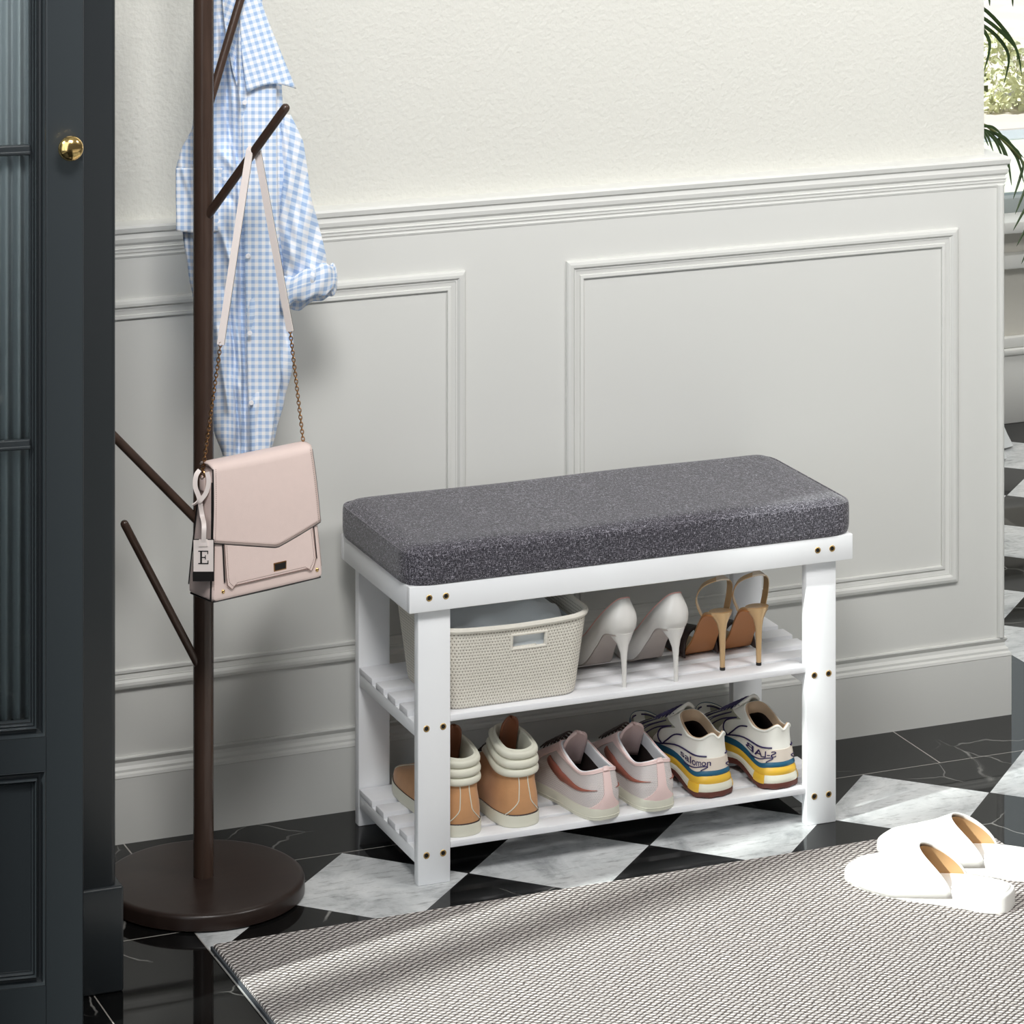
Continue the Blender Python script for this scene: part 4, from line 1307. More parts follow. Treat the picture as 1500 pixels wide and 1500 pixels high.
# ------------------------------------------------------------------ slippers on the rug
def make_slipper(label, loc, rz):
    t = thing('mule_slipper', label, 'slipper', loc, rz, 'ivory slippers on the rug')
    o0 = [(0, 0.0, 0), (0.0215, 0.005, 0), (0.0315, 0.028, 0), (0.0315, 0.070, 0), (0.0370, 0.120, 0), (0.0390, 0.158, 0), (0.0320, 0.198, 0), (0.0165, 0.230, 0), (0, 0.241, 0)]
    z = lambda zf, k=1.0, dy=0: [(x * k, y + (dy if y > 0.1 else -dy), zf(y)) for x, y, _ in o0]
    thick = lambda y: 0.025 - 0.013 * min(1, max(0, (y - 0.06) / 0.10))
    bm = new()
    Surf([z(lambda y: 0.0, 0.965, -0.001), z(lambda y: 0.002, 0.99), z(lambda y: thick(y) * 0.55, 1.0), z(lambda y: thick(y) - 0.002, 0.985), z(lambda y: thick(y), 0.93, -0.002)]).skin(bm, 80, 12, cap0=True, cap1=True)
    obj('sole', bm, M['slipper'], t, angle=60)
    bm = new()
    Surf([z(lambda y: thick(y) - 0.001, 0.86, -0.005), z(lambda y: thick(y) + 0.0018, 0.84, -0.006), z(lambda y: thick(y) + 0.0022, 0.78, -0.009)]).skin(bm, 80, 4, cap1=True)
    obj('footbed', bm, M['slipper'], t, angle=60)
    # upper: an arch over the foot from the opening to the toe
    rows = []; rin = []
    bm = new(); N1, N2 = 26, 28
    def arch(s, q, ins=0.0):
        """s 0..1 from opening to toe; q 0..1 over the foot from right to left"""
        phi = PI * q
        y0 = 0.074 + 0.058 * math.sin(phi) ** 1.3          # slanted opening: further forward on top
        y = y0 + (0.2405 - ins * 1.2 - y0) * s
        # half width from the outline
        yy = min(y, 0.2404)
        hw = 0
        ctrl = [(x, y_) for x, y_, _ in o0]
        pts_ = ctrl
        for (xa, ya), (xb, yb) in zip(pts_, pts_[1:]):
            if ya <= yy <= yb:
                f = (yy - ya) / (yb - ya)
                if yb > 0.232: hw = xa * math.sqrt(max(0, 1 - f))
                else: hw = xa + (xb - xa) * (f * f * (3 - 2 * f) if False else f)
                break
        hw = hw * 1.0 - ins
        top_ = (0.037 - ins) * (1 - s) ** 1.05 + 0.012 * min(1, (1 - s) * 5) ** 0.6 + 0.0045
        zb = thick(y) - 0.010
        x = max(hw, 0) * math.cos(phi)
        zz = zb + (top_ + 0.008) * max(0, math.sin(phi)) ** 0.72
        return Vector((x, y, zz))
    for j in range(N1 + 1):
        s = j / N1; s = 1 - (1 - s) ** 1.4
        rows.append([bm.verts.new(arch(s, k / N2)) for k in range(N2 + 1)])
    for a, b in zip(rows, rows[1:]):
        for k in range(N2): bm.faces.new((a[k], a[k + 1], b[k + 1], b[k]))
    bmesh.ops.remove_doubles(bm, verts=bm.verts, dist=0.00005)
    up = obj('upper', fixn(bm), M['slipper'], t, angle=80)
    solid(up, 0.0022, 0)
    bm = new(); rows = []
    for j in range(N1 + 1):
        s = j / N1 * 0.97
        rows.append([bm.verts.new(arch(s + 0.004, k / N2, 0.0032) - Vector((0, 0, 0.0016))) for k in range(N2 + 1)])
    for a, b in zip(rows, rows[1:]):
        for k in range(N2): bm.faces.new((a[k], b[k], b[k + 1], a[k + 1]))
    obj('lining', bm, M['slipper_in'], t, angle=80, label='tan lining inside the toe')
    return t
SLR = math.atan2(0.182, -0.158) - PI / 2
make_slipper('ivory mule slipper on the rug, the nearer one of the pair', (2.447, 4.210, 0.0085), SLR)
make_slipper('ivory mule slipper on the rug, the farther one of the pair', (2.5440, 4.2920, 0.0085), SLR + R(2))

# ------------------------------------------------------------------ handbag hanging from the lowest right branch
BC = at(375, 760, 4.600)                 # centre of the bag
BROT = R(17)
bag = thing('handbag', 'blush pink leather handbag with flap and chain strap hanging from the coat stand', 'handbag', (BC.x, BC.y, BC.z), BROT)
HB, HT = -0.0905, 0.086                  # bottom and top of the bag
def bag_sec(z):
    r_ = (z - HB) / (HT - HB)
    w = 0.186 - 0.026 * r_
    d = 0.058 - 0.030 * r_ ** 1.3
    return w, d
bm = new()
secs = []
for z, k in ((HB, 0.90), (HB + 0.003, 0.97), (HB + 0.012, 1.0), (HB + 0.06, 1.0), (HB + 0.11, 1.0), (HT - 0.016, 0.995), (HT - 0.004, 0.97)):
    w, d = bag_sec(z)
    secs.append([Vector((x, y, z)) for x, y, _ in rrect(w * k, d * k, min(0.007, d * 0.3), 0, 4)])
Surf(secs, mirrored=False).skin(bm, 120, 22)
bv = [v for v in bm.verts]
lo = [v for v in bm.verts if v.co.z < HB + 1e-5]; hi = [v for v in bm.verts if v.co.z > HT - 0.00401]
for grp in (lo, hi):
    grp.sort(key=lambda v: math.atan2(v.co.y, v.co.x)); bm.faces.new(grp)
body = obj('bag_body', fixn(bm), M['pink_leather'], bag, angle=60)
def fy(x, z, off=0.0):                   # y of the bag's front face
    w, d = bag_sec(z); return -d / 2 - off
def fpt(s, z, off=0.001):                # s -1..1 across the front
    w, d = bag_sec(z); return Vector((s * w / 2, fy(0, z, off), z))
# flap: back edge, over the top, down the front to a shallow point
bm = new(); NX, NZ = 30, 26; top = []
for i in range(NX + 1):
    s = i / NX * 2 - 1
    px = 0.16
    zlow = -0.018 - 0.020 * (1 - abs(s - px) / (1 + px if s < px else 1 - px)) if False else None
    if s < px: zlow = -0.0105 - 0.0240 * ((s + 1) / (1 + px)) ** 1.0
    else: zlow = -0.0345 + 0.0210 * ((s - px) / (1 - px)) ** 1.1
    col = []
    for j in range(NZ + 1):
        r_ = j / NZ
        if r_ < 0.30:                    # the rounded top
            a = r_ / 0.30 * PI * 0.5
            w, d = bag_sec(HT - 0.004)
            y = d / 2 * (1 - 2 * (r_ / 0.30)) * 1.02
            zz = HT + 0.0045 * math.sin(PI * (r_ / 0.30)) ** 0.5 - 0.001
            ww = 0.166
        else:
            q = (r_ - 0.30) / 0.70
            zz = HT - 0.001 + (zlow - HT + 0.001) * q
            w, d = bag_sec(zz); y = -d / 2 - 0.0022 - 0.0012 * math.sin(PI * min(1, q * 1.1)); ww = w + 0.002
        col.append(bm.verts.new((s * ww / 2 * (0.985 if r_ < 0.05 else 1), y, zz)))
    top.append(col)
for i in range(NX):
    for j in range(NZ): bm.faces.new((top[i][j], top[i + 1][j], top[i + 1][j + 1], top[i][j + 1]))
edge_low = [top[i][NZ].co.copy() for i in range(NX + 1)]
edge_l = [top[0][j].co.copy() for j in range(8, NZ + 1)]
edge_r = [top[NX][j].co.copy() for j in range(8, NZ + 1)]
flap = obj('flap', bm, M['pink_leather'], bag, angle=60)
solid(flap, 0.0024, 0)
bm = new()
tube(bm, [p + Vector((0, -0.0002, -0.0006)) for p in edge_low], 0.0010, 6)
tube(bm, [p + Vector((-0.0004, 0, 0)) for p in edge_l], 0.0011, 6); tube(bm, [p + Vector((0.0004, 0, 0)) for p in edge_r], 0.0009, 6)
obj('edge_paint', bm, M['edge_black'], flap, label='black painted edge')
bm = new()
def dashes(bm, pts, r=0.00035, dash=0.0022):
    pts = [Vector(p) for p in pts]; acc = 0
    fine = []
    for a, b in zip(pts, pts[1:]):
        L = (b - a).length; k = max(1, int(L / (dash / 2)))
        for i in range(k): fine.append(a.lerp(b, i / k))
    for i in range(0, len(fine) - 1, 2):
        tube(bm, [fine[i], fine[i + 1]], r, 5)
off = Vector((0, -0.0014, 0.0030))
dashes(bm, [p + off for p in edge_low[1:-1]])
dashes(bm, [p + Vector((0.0032, -0.0013, 0)) for p in edge_l]); dashes(bm, [p + Vector((-0.0032, -0.0013, 0)) for p in edge_r])
obj('stitching', bm, M['stitch'], flap)
# front pocket panel outlined on the body
bm = new()
outline = [fpt(-0.80, -0.014, 0.0015), fpt(-0.76, -0.060, 0.0015), fpt(-0.74, -0.070, 0.0015), fpt(-0.66, -0.0765, 0.0015), fpt(-0.60, -0.0720, 0.0015), fpt(0.68, -0.0720, 0.0015), fpt(0.76, -0.0765, 0.0015), fpt(0.82, -0.0690, 0.0015), fpt(0.86, -0.060, 0.0015), fpt(0.85, -0.014, 0.0015)]
vs_ = [bm.verts.new(p) for p in outline]
bm.faces.new(vs_)
pk = obj('front_pocket', bm, M['pink_leather'], bag, smooth=False)
solid(pk, 0.0028, 0)
bm = new(); tube(bm, [p + Vector((0, -0.0012, 0)) for p in outline], 0.0006, 5)
obj('pocket_edge', bm, M['stitch'], pk)
bm = new(); tube(bm, [fpt(-0.82, -0.012, 0.001), fpt(-0.78, -0.066, 0.001)], 0.0011, 6); tube(bm, [fpt(0.89, -0.010, 0.001), fpt(0.89, -0.062, 0.001)], 0.0006, 6)
obj('pocket_gap', bm, M['edge_black'], pk)
bm = new(); dashes(bm, [p * 1 + Vector((0.003 if p.x < 0 else -0.003, -0.0016, 0.003 if p.z < -0.06 else 0)) for p in outline])
dashes(bm, [fpt(-0.965, z, 0.0006) for z in (HT - 0.03, -0.02, -0.075)]); dashes(bm, [fpt(0.965, z, 0.0006) for z in (-0.01, -0.075)])
obj('stitching', bm, M['stitch'], body)
# black edge round the front face
bm = new()
def ep(s, z): w, d = bag_sec(z); return Vector((s * w / 2, -d / 2 + 0.003, z))
tube(bm, [ep(-1.0, z) + Vector((-0.0002, -0.0015, 0)) for z in (HT - 0.02, 0.03, -0.02, -0.06, HB + 0.012, HB + 0.004)] , 0.0012, 6)
w_, d_ = bag_sec(HB)
tube(bm, [(-w_ / 2 + 0.005, -d_ / 2 + 0.002, HB + 0.0015), (0, -d_ / 2 + 0.0015, HB + 0.001), (w_ / 2 - 0.005, -d_ / 2 + 0.002, HB + 0.0015)], 0.0012, 6)
tube(bm, [(-w_ / 2 + 0.003, -d_ / 2 + 0.005, HB + 0.002), (-w_ / 2 + 0.003, d_ / 2 - 0.005, HB + 0.002)], 0.0012, 6)
w2_, d2_ = bag_sec(0)
tube(bm, [Vector((-bag_sec(z)[0] / 2 - 0.0002, bag_sec(z)[1] / 2 - 0.003, z)) for z in (HT - 0.02, 0.03, -0.02, -0.06, HB + 0.014)], 0.0009, 6)
obj('edge_paint', bm, M['edge_black'], body, label='black painted edge')
# gusset pleat line and the opening's side shadow, drawn as a black tube
bm = new(); tube(bm, [(-0.0795, -0.002, HT - 0.028), (-0.0830, -0.004, 0.02), (-0.0858, -0.0075, -0.02)], 0.0009, 6)
obj('gusset_fold_shadow', bm, M['edge_black'], body)
# plaque and two studs
bm = new(); pz = -0.0605
c = fpt(0.20, pz, 0.0035)
box(bm, c.x - 0.0105, c.x + 0.0105, c.y, c.y + 0.003, c.z - 0.0058, c.z + 0.0058, 0.0006)
pl = obj('name_plaque', bm, M['chain'], bag, label='small bronze framed plaque')
bm = new(); box(bm, c.x - 0.0088, c.x + 0.0088, c.y - 0.0006, c.y + 0.001, c.z - 0.0042, c.z + 0.0042)
obj('inlay', bm, M['edge_black'], pl, smooth=False)
for s in (-0.80, 0.88):
    bm = new(); c = fpt(s, -0.0775, 0.0)
    lathe(bm, [(0.0026, -0.0005), (0.0026, 0.001), (0.0016, 0.0020), (0.0003, 0.0023)], 16, tuple(c), 'Y')
    obj('stud', fixn(bm), M['brass'], bag)
# strap: two leather arms over the branch, then chain down to the bag's ends
hang = PEG_BASE.lerp(PEG_TIP, 0.60)
inv = MATX[bag.name].inverted()
# where the branch passes the vertical plane of the bag
def bagspace(p): return inv @ Vector(p)
htop = bagspace(hang)
wt, dt_ = bag_sec(HT - 0.006)
endL = Vector((-wt / 2 - 0.0045, 0.004, HT - 0.012)); endR = Vector((wt / 2 + 0.0035, 0.004, HT - 0.012))
joinL = bagspace(at(323, 505, 4.575)); joinR = bagspace(at(425, 485, 4.622))
R_ = 0.0068
def band(bm, pts, w, th, wdir):
    n = len(pts); rows = []
    for i, p in enumerate(pts):
        d = (pts[min(i + 1, n - 1)] - pts[max(i - 1, 0)]).normalized()
        wv = Vector(wdir); wv = (wv - d * wv.dot(d)).normalized(); nn = d.cross(wv)
        rows.append([bm.verts.new(p + wv * a * w / 2 + nn * b * th / 2) for a, b in ((-1, -1), (1, -1), (1, 1), (-1, 1))])
    for a, b in zip(rows, rows[1:]):
        for k in range(4): bm.faces.new((a[k], a[(k + 1) % 4], b[(k + 1) % 4], b[k]))
    bm.faces.new(rows[0][::-1]); bm.faces.new(rows[-1])
ax = (bagspace(PEG_TIP) - bagspace(PEG_BASE)).normalized()
side_v = Vector((1, 0, 0))
loop = [htop + Vector((-R_ * math.cos(a) * 1.0, 0, R_ * math.sin(a))) for a in [R(20 * k) for k in range(0, 10)]]
pts = [joinL.lerp(loop[0], k / 10) for k in range(10)] + loop + [loop[-1].lerp(joinR, k / 10) for k in range(1, 11)]
bm = new(); band(bm, pts, 0.0098, 0.0022, (0.55, -0.8, 0))
stp = obj('shoulder_strap', bm, M['strap'], bag, angle=30)
bm = new()
e1 = [p + Vector((0.0036, -0.0028, 0)) for p in pts[:11]]; e2 = [p + Vector((0.0036, -0.0028, 0)) for p in pts[18:]]
tube(bm, e1, 0.0009, 5); tube(bm, e2, 0.0009, 5)
obj('strap_edge', bm, M['edge_black'], stp, label='black strap edge')
def chain(bm, p0, p1, sag=0.0, L=0.0072):
    n = int((p1 - p0).length / (L * 0.70))
    for i in range(n + 1):
        s = i / n
        c = p0.lerp(p1, s) + Vector((0, 0, -sag * math.sin(PI * s)))
        d = (p1 - p0).normalized(); sd, up_ = frame_axes(d)
        w = sd if i % 2 else up_
        w = (sd + up_ * (0.9 if i % 2 else -0.9)).normalized()
        ring = [c + d * math.cos(2 * PI * k / 12) * L / 2 + w * math.sin(2 * PI * k / 12) * L * 0.30 for k in range(12)]
        ring_tube(bm, ring, 0.00075, 5)
for a, b in ((joinL, endL), (joinR, endR)):
    bm = new(); chain(bm, a, b)
    obj('chain', bm, M['chain'], bag, label='bronze link chain')
# end rings and tabs
for e, sg in ((endL, -1), (endR, 1)):
    bm = new(); ring_tube(bm, [e + Vector((0, math.cos(2 * PI * k / 16) * 0.0058, math.sin(2 * PI * k / 16) * 0.0062)) for k in range(16)], 0.0012, 6)
    rg = obj('end_ring', bm, M['chain'], bag)
    bm = new(); box(bm, e.x - (0.001 if sg < 0 else 0.003), e.x + (0.003 if sg < 0 else 0.001), e.y - 0.006, e.y + 0.006, e.z - 0.022, e.z - 0.002, 0.001)
    obj('ring_tab', bm, M['edge_black'] if sg > 0 else M['pink_leather'], bag)
# hang tag with the letter E, on its own thong looped round the left ring
tg = MATX[bag.name] @ (endL + Vector((-0.004, -0.012, -0.106)))
tagC = at(298, 820, 4.545)
tag = Vector(inv @ tagC)
dirT = (inv.to_3x3() @ Vector((CA, -SA, 0))).normalized(); nT = Vector((-dirT.y, dirT.x, 0)); 
if nT.y > 0: nT = -nT
def tp(x, z, o=0.0): return tag + dirT * x + Vector((0, 0, z)) + nT * o
def tagbox(bm, x0, x1, z0, z1, o0, o1):
    v = [bm.verts.new(tp(x, z, o)) for x in (x0, x1) for z in (z0, z1) for o in (o0, o1)]
    for f in ((0, 1, 3, 2), (4, 6, 7, 5), (0, 4, 5, 1), (2, 3, 7, 6), (0, 2, 6, 4), (1, 5, 7, 3)): bm.faces.new([v[i] for i in f])
bm = new(); tagbox(bm, -0.0142, 0.0142, -0.0285, 0.0270, -0.0022, -0.0004); tagbox(bm, -0.0142, 0.0142, -0.0285, -0.0155, -0.0004, 0.0004)
hg = obj('hang_tag', fixn(bm), M['edge_black'], bag, smooth=False, label='hang tag with black edge and foot')
bm = new(); tagbox(bm, -0.0132, 0.0132, -0.0155, 0.0262, -0.0004, 0.0006)
obj('tag_face', fixn(bm), M['strap'], hg, smooth=False, label='blush tag face')
bm = new()
# serif capital E as strokes
for (x0, x1, z0, z1) in ((-0.0042, -0.0018, -0.0085, 0.0085), (-0.0068, 0.0064, 0.0076, 0.0088), (-0.0068, 0.0068, -0.0088, -0.0076), (-0.0020, 0.0030, -0.0006, 0.0006),
                         (0.0052, 0.0064, 0.0044, 0.0080), (0.0056, 0.0068, -0.0080, -0.0042), (0.0022, 0.0032, -0.0028, 0.0028)):
    tagbox(bm, x0, x1, z0 + 0.0035, z1 + 0.0035, 0.0004, 0.0012)
obj('letter', fixn(bm), M['edge_black'], hg, smooth=False, label='black serif letter E')
bm = new()
top_ = endL + Vector((-0.002, -0.004, -0.004))
v3 = lambda x, z, o: top_ + dirT * x + nT * o + Vector((0, 0, z))
band(bm, curve_pts([v3(-0.004, 0.010, -0.002), v3(-0.0085, 0.004, 0.002), v3(-0.0095, -0.010, 0.004), v3(-0.004, -0.026, 0.005), v3(0.0, -0.050, 0.005), tp(0.001, 0.045, 0.002), tp(0, 0.022, 0.0012)], 40), 0.0062, 0.0016, dirT)
band(bm, curve_pts([v3(0.006, 0.008, 0.0), v3(0.0085, -0.004, 0.004), v3(0.005, -0.018, 0.0065), v3(-0.003, -0.028, 0.0075), v3(-0.0125, -0.034, 0.006)], 30), 0.0060, 0.0016, dirT + Vector((0, 0, 0.45)))
tagbox(bm, -0.0058, 0.0058, 0.0185, 0.0275, 0.0006, 0.0022)
obj('tag_thong', bm, M['strap'], bag)

# ------------------------------------------------------------------ gingham shirt on the coat stand
sh = thing('gingham_shirt', 'pale blue and white gingham shirt hanging crumpled on the coat stand behind the handbag strap', 'shirt', (1.56, 4.76, 0.575))
SV = 4.765
def grid_mesh(P, nu, nv, uvs=1.0, closed_u=False):
    """cloth sheet from P(s, r); its UV runs in metres along the cloth"""
    bm = new(); uvl = (bm.loops.layers.uv.get('UVMap') or bm.loops.layers.uv.new('UVMap'))
    pt = [[P(i / nu, j / nv) for i in range(nu + 1)] for j in range(nv + 1)]
    V = [[bm.verts.new(p[0] if isinstance(p, tuple) else p) for p in row] for row in pt]
    U = [[(p[1] if isinstance(p, tuple) else (0, 0)) for p in row] for row in pt]
    for j in range(nv):
        for i in range(nu):
            f = bm.faces.new((V[j][i], V[j][i + 1], V[j + 1][i + 1], V[j + 1][i]))
            for l, (jj, ii) in zip(f.loops, ((j, i), (j, i + 1), (j + 1, i + 1), (j + 1, i))):
                l[uvl].uv = U[jj][ii]
    return bm
# silhouette, left and right edge by height
OUT = [(-60, 318, 372), (0, 304, 384), (60, 296, 400), (110, 290, 412), (150, 285, 414), (185, 282, 418), (225, 263, 424), (250, 257, 428), (300, 262, 424), (345, 268, 420),
       (400, 276, 418), (450, 285, 421), (500, 292, 430), (540, 297, 428), (590, 306, 416), (630, 313, 405), (668, 326, 396)]
def edges(y):
    for (ya, la, ra), (yb, lb, rb) in zip(OUT, OUT[1:]):
        if ya <= y <= yb:
            f = (y - ya) / (yb - ya); f = f * f * (3 - 2 * f) * 0.5 + f * 0.5
            return la + (lb - la) * f, ra + (rb - ra) * f
    return OUT[-1][1:]
CREASE = [(322, 20, 338, 190, 4, 0.012), (340, 60, 322, 150, 4, -0.008), (326, 150, 346, 235, 4, 0.010), (316, 215, 345, 250, 5, -0.009), (318, 262, 344, 300, 4, 0.009),
          (320, 330, 346, 410, 5, -0.008), (330, 420, 350, 560, 4, 0.011), (318, 480, 334, 600, 5, -0.009), (340, 520, 352, 660, 4, 0.010), (408, 440, 425, 520, 5, 0.010), (400, 520, 418, 600, 4, 0.009),
          (404, 560, 398, 655, 5, -0.008), (268, 300, 282, 420, 4, 0.008), (262, 230, 284, 300, 4, -0.007)]
def fold(x, y):
    """depth of the drape at picture-independent cloth coordinates (x across, y down), metres"""
    d = 0.013 * math.cos((x - 333 - (y - 300) * 0.035) / 9.5) * (0.55 + 0.45 * math.sin(y / 90.0))
    d *= 1 if x < 352 else 0.25
    d += 0.0050 * math.sin(x / 6.0 + y / 60.0 + 1.5 * math.sin(y / 85.0)) + 0.0035 * math.sin(x / 13.0 - y / 37.0) + 0.0028 * math.sin((x + y * 0.8) / 11.0) * math.sin(y / 53.0 + x / 30.0)
    for (xa, ya, xb, yb, w_, h_) in CREASE:
        tx, ty = xb - xa, yb - ya; L2 = tx * tx + ty * ty
        q = max(0, min(1, ((x - xa) * tx + (y - ya) * ty) / L2))
        dd = math.hypot(x - xa - q * tx, y - ya - q * ty)
        d += 1.5 * h_ * math.exp(-(dd / w_) ** 2) * math.sin(PI * (0.12 + 0.76 * q))
    d += 0.016 * math.exp(-((x - 350 - (y - 300) * 0.03) / 5.0) ** 2)      # deep crease beside the placket
    return d
ZUV = 0.00093
def body_front(s, r_):
    y = -60 + 728 * r_
    l, rr = edges(y)
    x = l + (rr - l) * s
    e = math.sin(PI * min(max(s, 0), 1)) ** 0.5
    v = SV + 0.004 - 0.026 * e + fold(x, y) * e
    # cloth width: more cloth than the outline shows, taken up by folds
    return (at(x, y, v), ((x - 350) * ZUV * 1.10 + 0.004 * math.sin(x / 9.0), -y * ZUV + 0.0012 * math.sin(x / 11.0)))
def body_back(s, r_):
    y = -60 + 728 * r_
    l, rr = edges(y)
    x = l + (rr - l) * s
    e = math.sin(PI * min(max(s, 0), 1)) ** 0.5
    return (at(x, y, SV + 0.004 + 0.022 * e + 0.004 * math.sin(x / 8) * e), ((x - 350) * ZUV * 1.10, -y * ZUV))
bm = grid_mesh(body_front, 110, 150)
obj('shirt_front', bm, M['gingham'], sh, world=True, angle=180)
bm = grid_mesh(body_back, 50, 80)
obj('shirt_back', bm, M['gingham'], sh, world=True, angle=180)
# button placket, a straight doubled strip
def placket(s, r_):
    y = 66 + 600 * r_
    x0 = 353 + (y - 100) * 0.020 + (0 if y < 500 else (y - 500) * 0.012)
    wd_ = 52 - 4 * r_ if y < 560 else 48 - (y - 560) * 0.19
    x0 += 0
    x = x0 + wd_ * s
    if y < 110: x += (110 - y) * -0.06
    v = SV - 0.0285 + 0.004 * (1 - math.sin(PI * s)) + 0.003 * math.sin(y / 70.0)
    return (at(x, y, v), ((x - 350) * ZUV, -y * ZUV))
solid(obj('button_placket', grid_mesh(placket, 16, 90), M['gingham'], sh, world=True, angle=180), 0.0022, 1)
bm = new()
for y in (150, 262, 375, 488, 590):
    p = at(357 + (y - 100) * 0.022, y, SV - 0.0335)
    lathe(bm, [(0.0001, 0.0), (0.0034, 0.0), (0.0036, 0.0008), (0.0030, 0.0013), (0.0005, 0.0011)], 14, tuple(p), 'Y')
obj('buttons', fixn(bm), M['white_lining'], sh, world=True)
# collar leaf on the right
def collar(s, r_):
    yi = -60 + 196 * r_
    xi = 348 + 6 * r_ + 8 * r_ ** 3; xo = 362 + 72 * r_ ** 1.12
    yo = -60 + 190 * r_
    x = xi + (xo - xi) * s; y = yi + (yo - yi) * s
    if r_ > 0.9: y -= 10 * (r_ - 0.9) / 0.1 * math.sin(PI * s)
    v = SV - 0.034 + 0.010 * s - 0.004 * math.sin(PI * s)
    k = 0.95
    return (at(x, y, v), ((x * 0.95 - y * 0.28 - 350) * ZUV, (-y * 0.95 - x * 0.28) * ZUV))
solid(obj('collar', grid_mesh(collar, 20, 30), M['gingham'], sh, world=True, angle=180), 0.002, 1)
def collar_l(s, r_):
    y = -60 + 190 * r_
    xi = 349 + 3 * r_; xo = 322 + 8 * r_ + 18 * r_ ** 3
    x = xi + (xo - xi) * s
    v = SV - 0.024 + 0.006 * math.sin(PI * s)
    return (at(x, y, v), ((x * 0.95 + y * 0.38 - 350) * ZUV, (-y * 0.95 + x * 0.38) * ZUV))
solid(obj('collar', grid_mesh(collar_l, 12, 30), M['gingham'], sh, world=True, angle=180), 0.002, 1)
# breast pocket half behind the pole
def pocket(s, r_):
    x = 258 + 72 * s; y = 246 + 92 * r_ + (4 * math.sin(PI * s) if r_ > 0.9 else 0)
    v = SV - 0.0235 + 0.006 * (1 - math.sin(PI * s)) + fold(x, y) * 0.7
    return (at(x, y, v), ((x - 350) * ZUV * 1.02 + 0.002, -y * ZUV + 0.003))
solid(obj('breast_pocket', grid_mesh(pocket, 26, 26), M['gingham'], sh, world=True, angle=180), 0.0015, 1)
# sleeve on the right, bunching into a rolled cuff
SL = [(418, 168, 8), (428, 205, 15), (432, 250, 20), (434, 295, 24), (438, 335, 29), (445, 372, 34), (449, 400, 34), (450, 420, 30)]
def sleeve(s, r_):
    q = r_ * (len(SL) - 1); k = min(int(q), len(SL) - 2); f = q - k
    cxs = SL[k][0] + (SL[k + 1][0] - SL[k][0]) * f; cys = SL[k][1] + (SL[k + 1][1] - SL[k][1]) * f; hw = SL[k][2] + (SL[k + 1][2] - SL[k][2]) * f
    a = 2 * PI * s
    wr = 1 + 0.10 * math.sin(5 * a + 9 * r_) * r_ + 0.07 * math.sin(9 * a - 14 * r_)
    x = cxs + hw * math.cos(a) * (1 + 0.06 * math.sin(14 * r_))
    y = cys + 4 * math.cos(a) * r_
    v = SV - 0.006 + hw * 0.00062 * math.sin(a) * wr + 0.005 * math.sin(a * 3 + r_ * 16) * r_ + 0.0045 * math.sin(x / 5.5 + y / 18.0) * r_ + 0.006 * math.sin(y / 9.0 - x / 7.0) * max(0, r_ - 0.55)
    L_ = hw * ZUV
    return (at(x, y, v), ((math.cos(a) * 0.9 + (a if a < PI else 2 * PI - a) * 0.25) * L_ + r_ * 0.03, -y * ZUV * 0.9 + 0.35 * x * ZUV))
obj('sleeve', grid_mesh(sleeve, 64, 60), M['gingham'], sh, world=True, angle=180)
bm = new(); uvl = None
def cuff(s, r_):
    a = 2 * PI * s; b = 2 * PI * r_
    tilt = -0.33
    rx, rb = 37, 15
    cxx = rx * math.cos(a); d_ = math.sin(a)
    puff = 1 + 0.10 * math.sin(7 * a + 1) + 0.08 * math.sin(4 * a)
    x = 450 + cxx + rb * 0.45 * math.cos(b) * math.cos(a) * puff
    y = 421 + cxx * tilt + rb * 1.45 * math.sin(b) * puff + 5 * d_
    v = SV - 0.004 - 0.021 * (-d_) * -1 * -1 - 0.010 * math.cos(b) * (-d_ if d_ < 0 else -d_) * -1
    v = SV - 0.006 + 0.022 * d_ + 0.008 * math.cos(b) * d_ + 0.0015 * math.sin(8 * a + 3 * b)
    return (at(x, y, v), (a / (2 * PI) * 0.19 + 0.001 * math.sin(b), b / (2 * PI) * 0.10))
obj('rolled_cuff', grid_mesh(cuff, 80, 26), M['gingham'], sh, world=True, angle=180)

# ------------------------------------------------------------------ palm in the next room
palm = thing('potted_palm', 'green palm with arching leaves behind the free end of the wall', 'plant', (3.02, 5.55, 0))
bm = new(); lathe(bm, [(0.09, 0), (0.10, 0.01), (0.125, 0.22), (0.13, 0.24), (0.12, 0.24), (0.115, 0.215)], 40, (3.02, 5.55, 0))
obj('pot', bm, M['pot'], palm, world=True)
bm = new(); lathe(bm, [(0.116, 0.20), (0.116, 0.222), (0.02, 0.228)], 30, (3.02, 5.55, 0))
obj('soil', bm, M['soil'], palm, world=True)
def leaflet(bm, p, d, L, w, droop):
    pts = []; n = 9
    d = d.normalized()
    for i in range(n + 1):
        s = i / n
        pts.append(p + d * L * s + Vector((0, 0, -droop * s * s)))
    prev = None
    for i, q in enumerate(pts):
        s = i / n
        dd = (pts[min(i + 1, n)] - pts[max(i - 1, 0)]).normalized()
        sd = dd.cross(Vector((0, 0, 1))); sd = (sd.normalized() if sd.length > 1e-6 else Vector((1, 0, 0)))
        up_ = sd.cross(dd)
        ww = w * math.sin(PI * min(1, 0.12 + 0.88 * s)) ** 0.7 if s < 1 else 0.0003
        cur = [bm.verts.new(q - sd * ww + up_ * ww * 0.3), bm.verts.new(q), bm.verts.new(q + sd * ww + up_ * ww * 0.3)]
        if prev:
            for k in range(2): bm.faces.new((prev[k], prev[k + 1], cur[k + 1], cur[k]))
        prev = cur
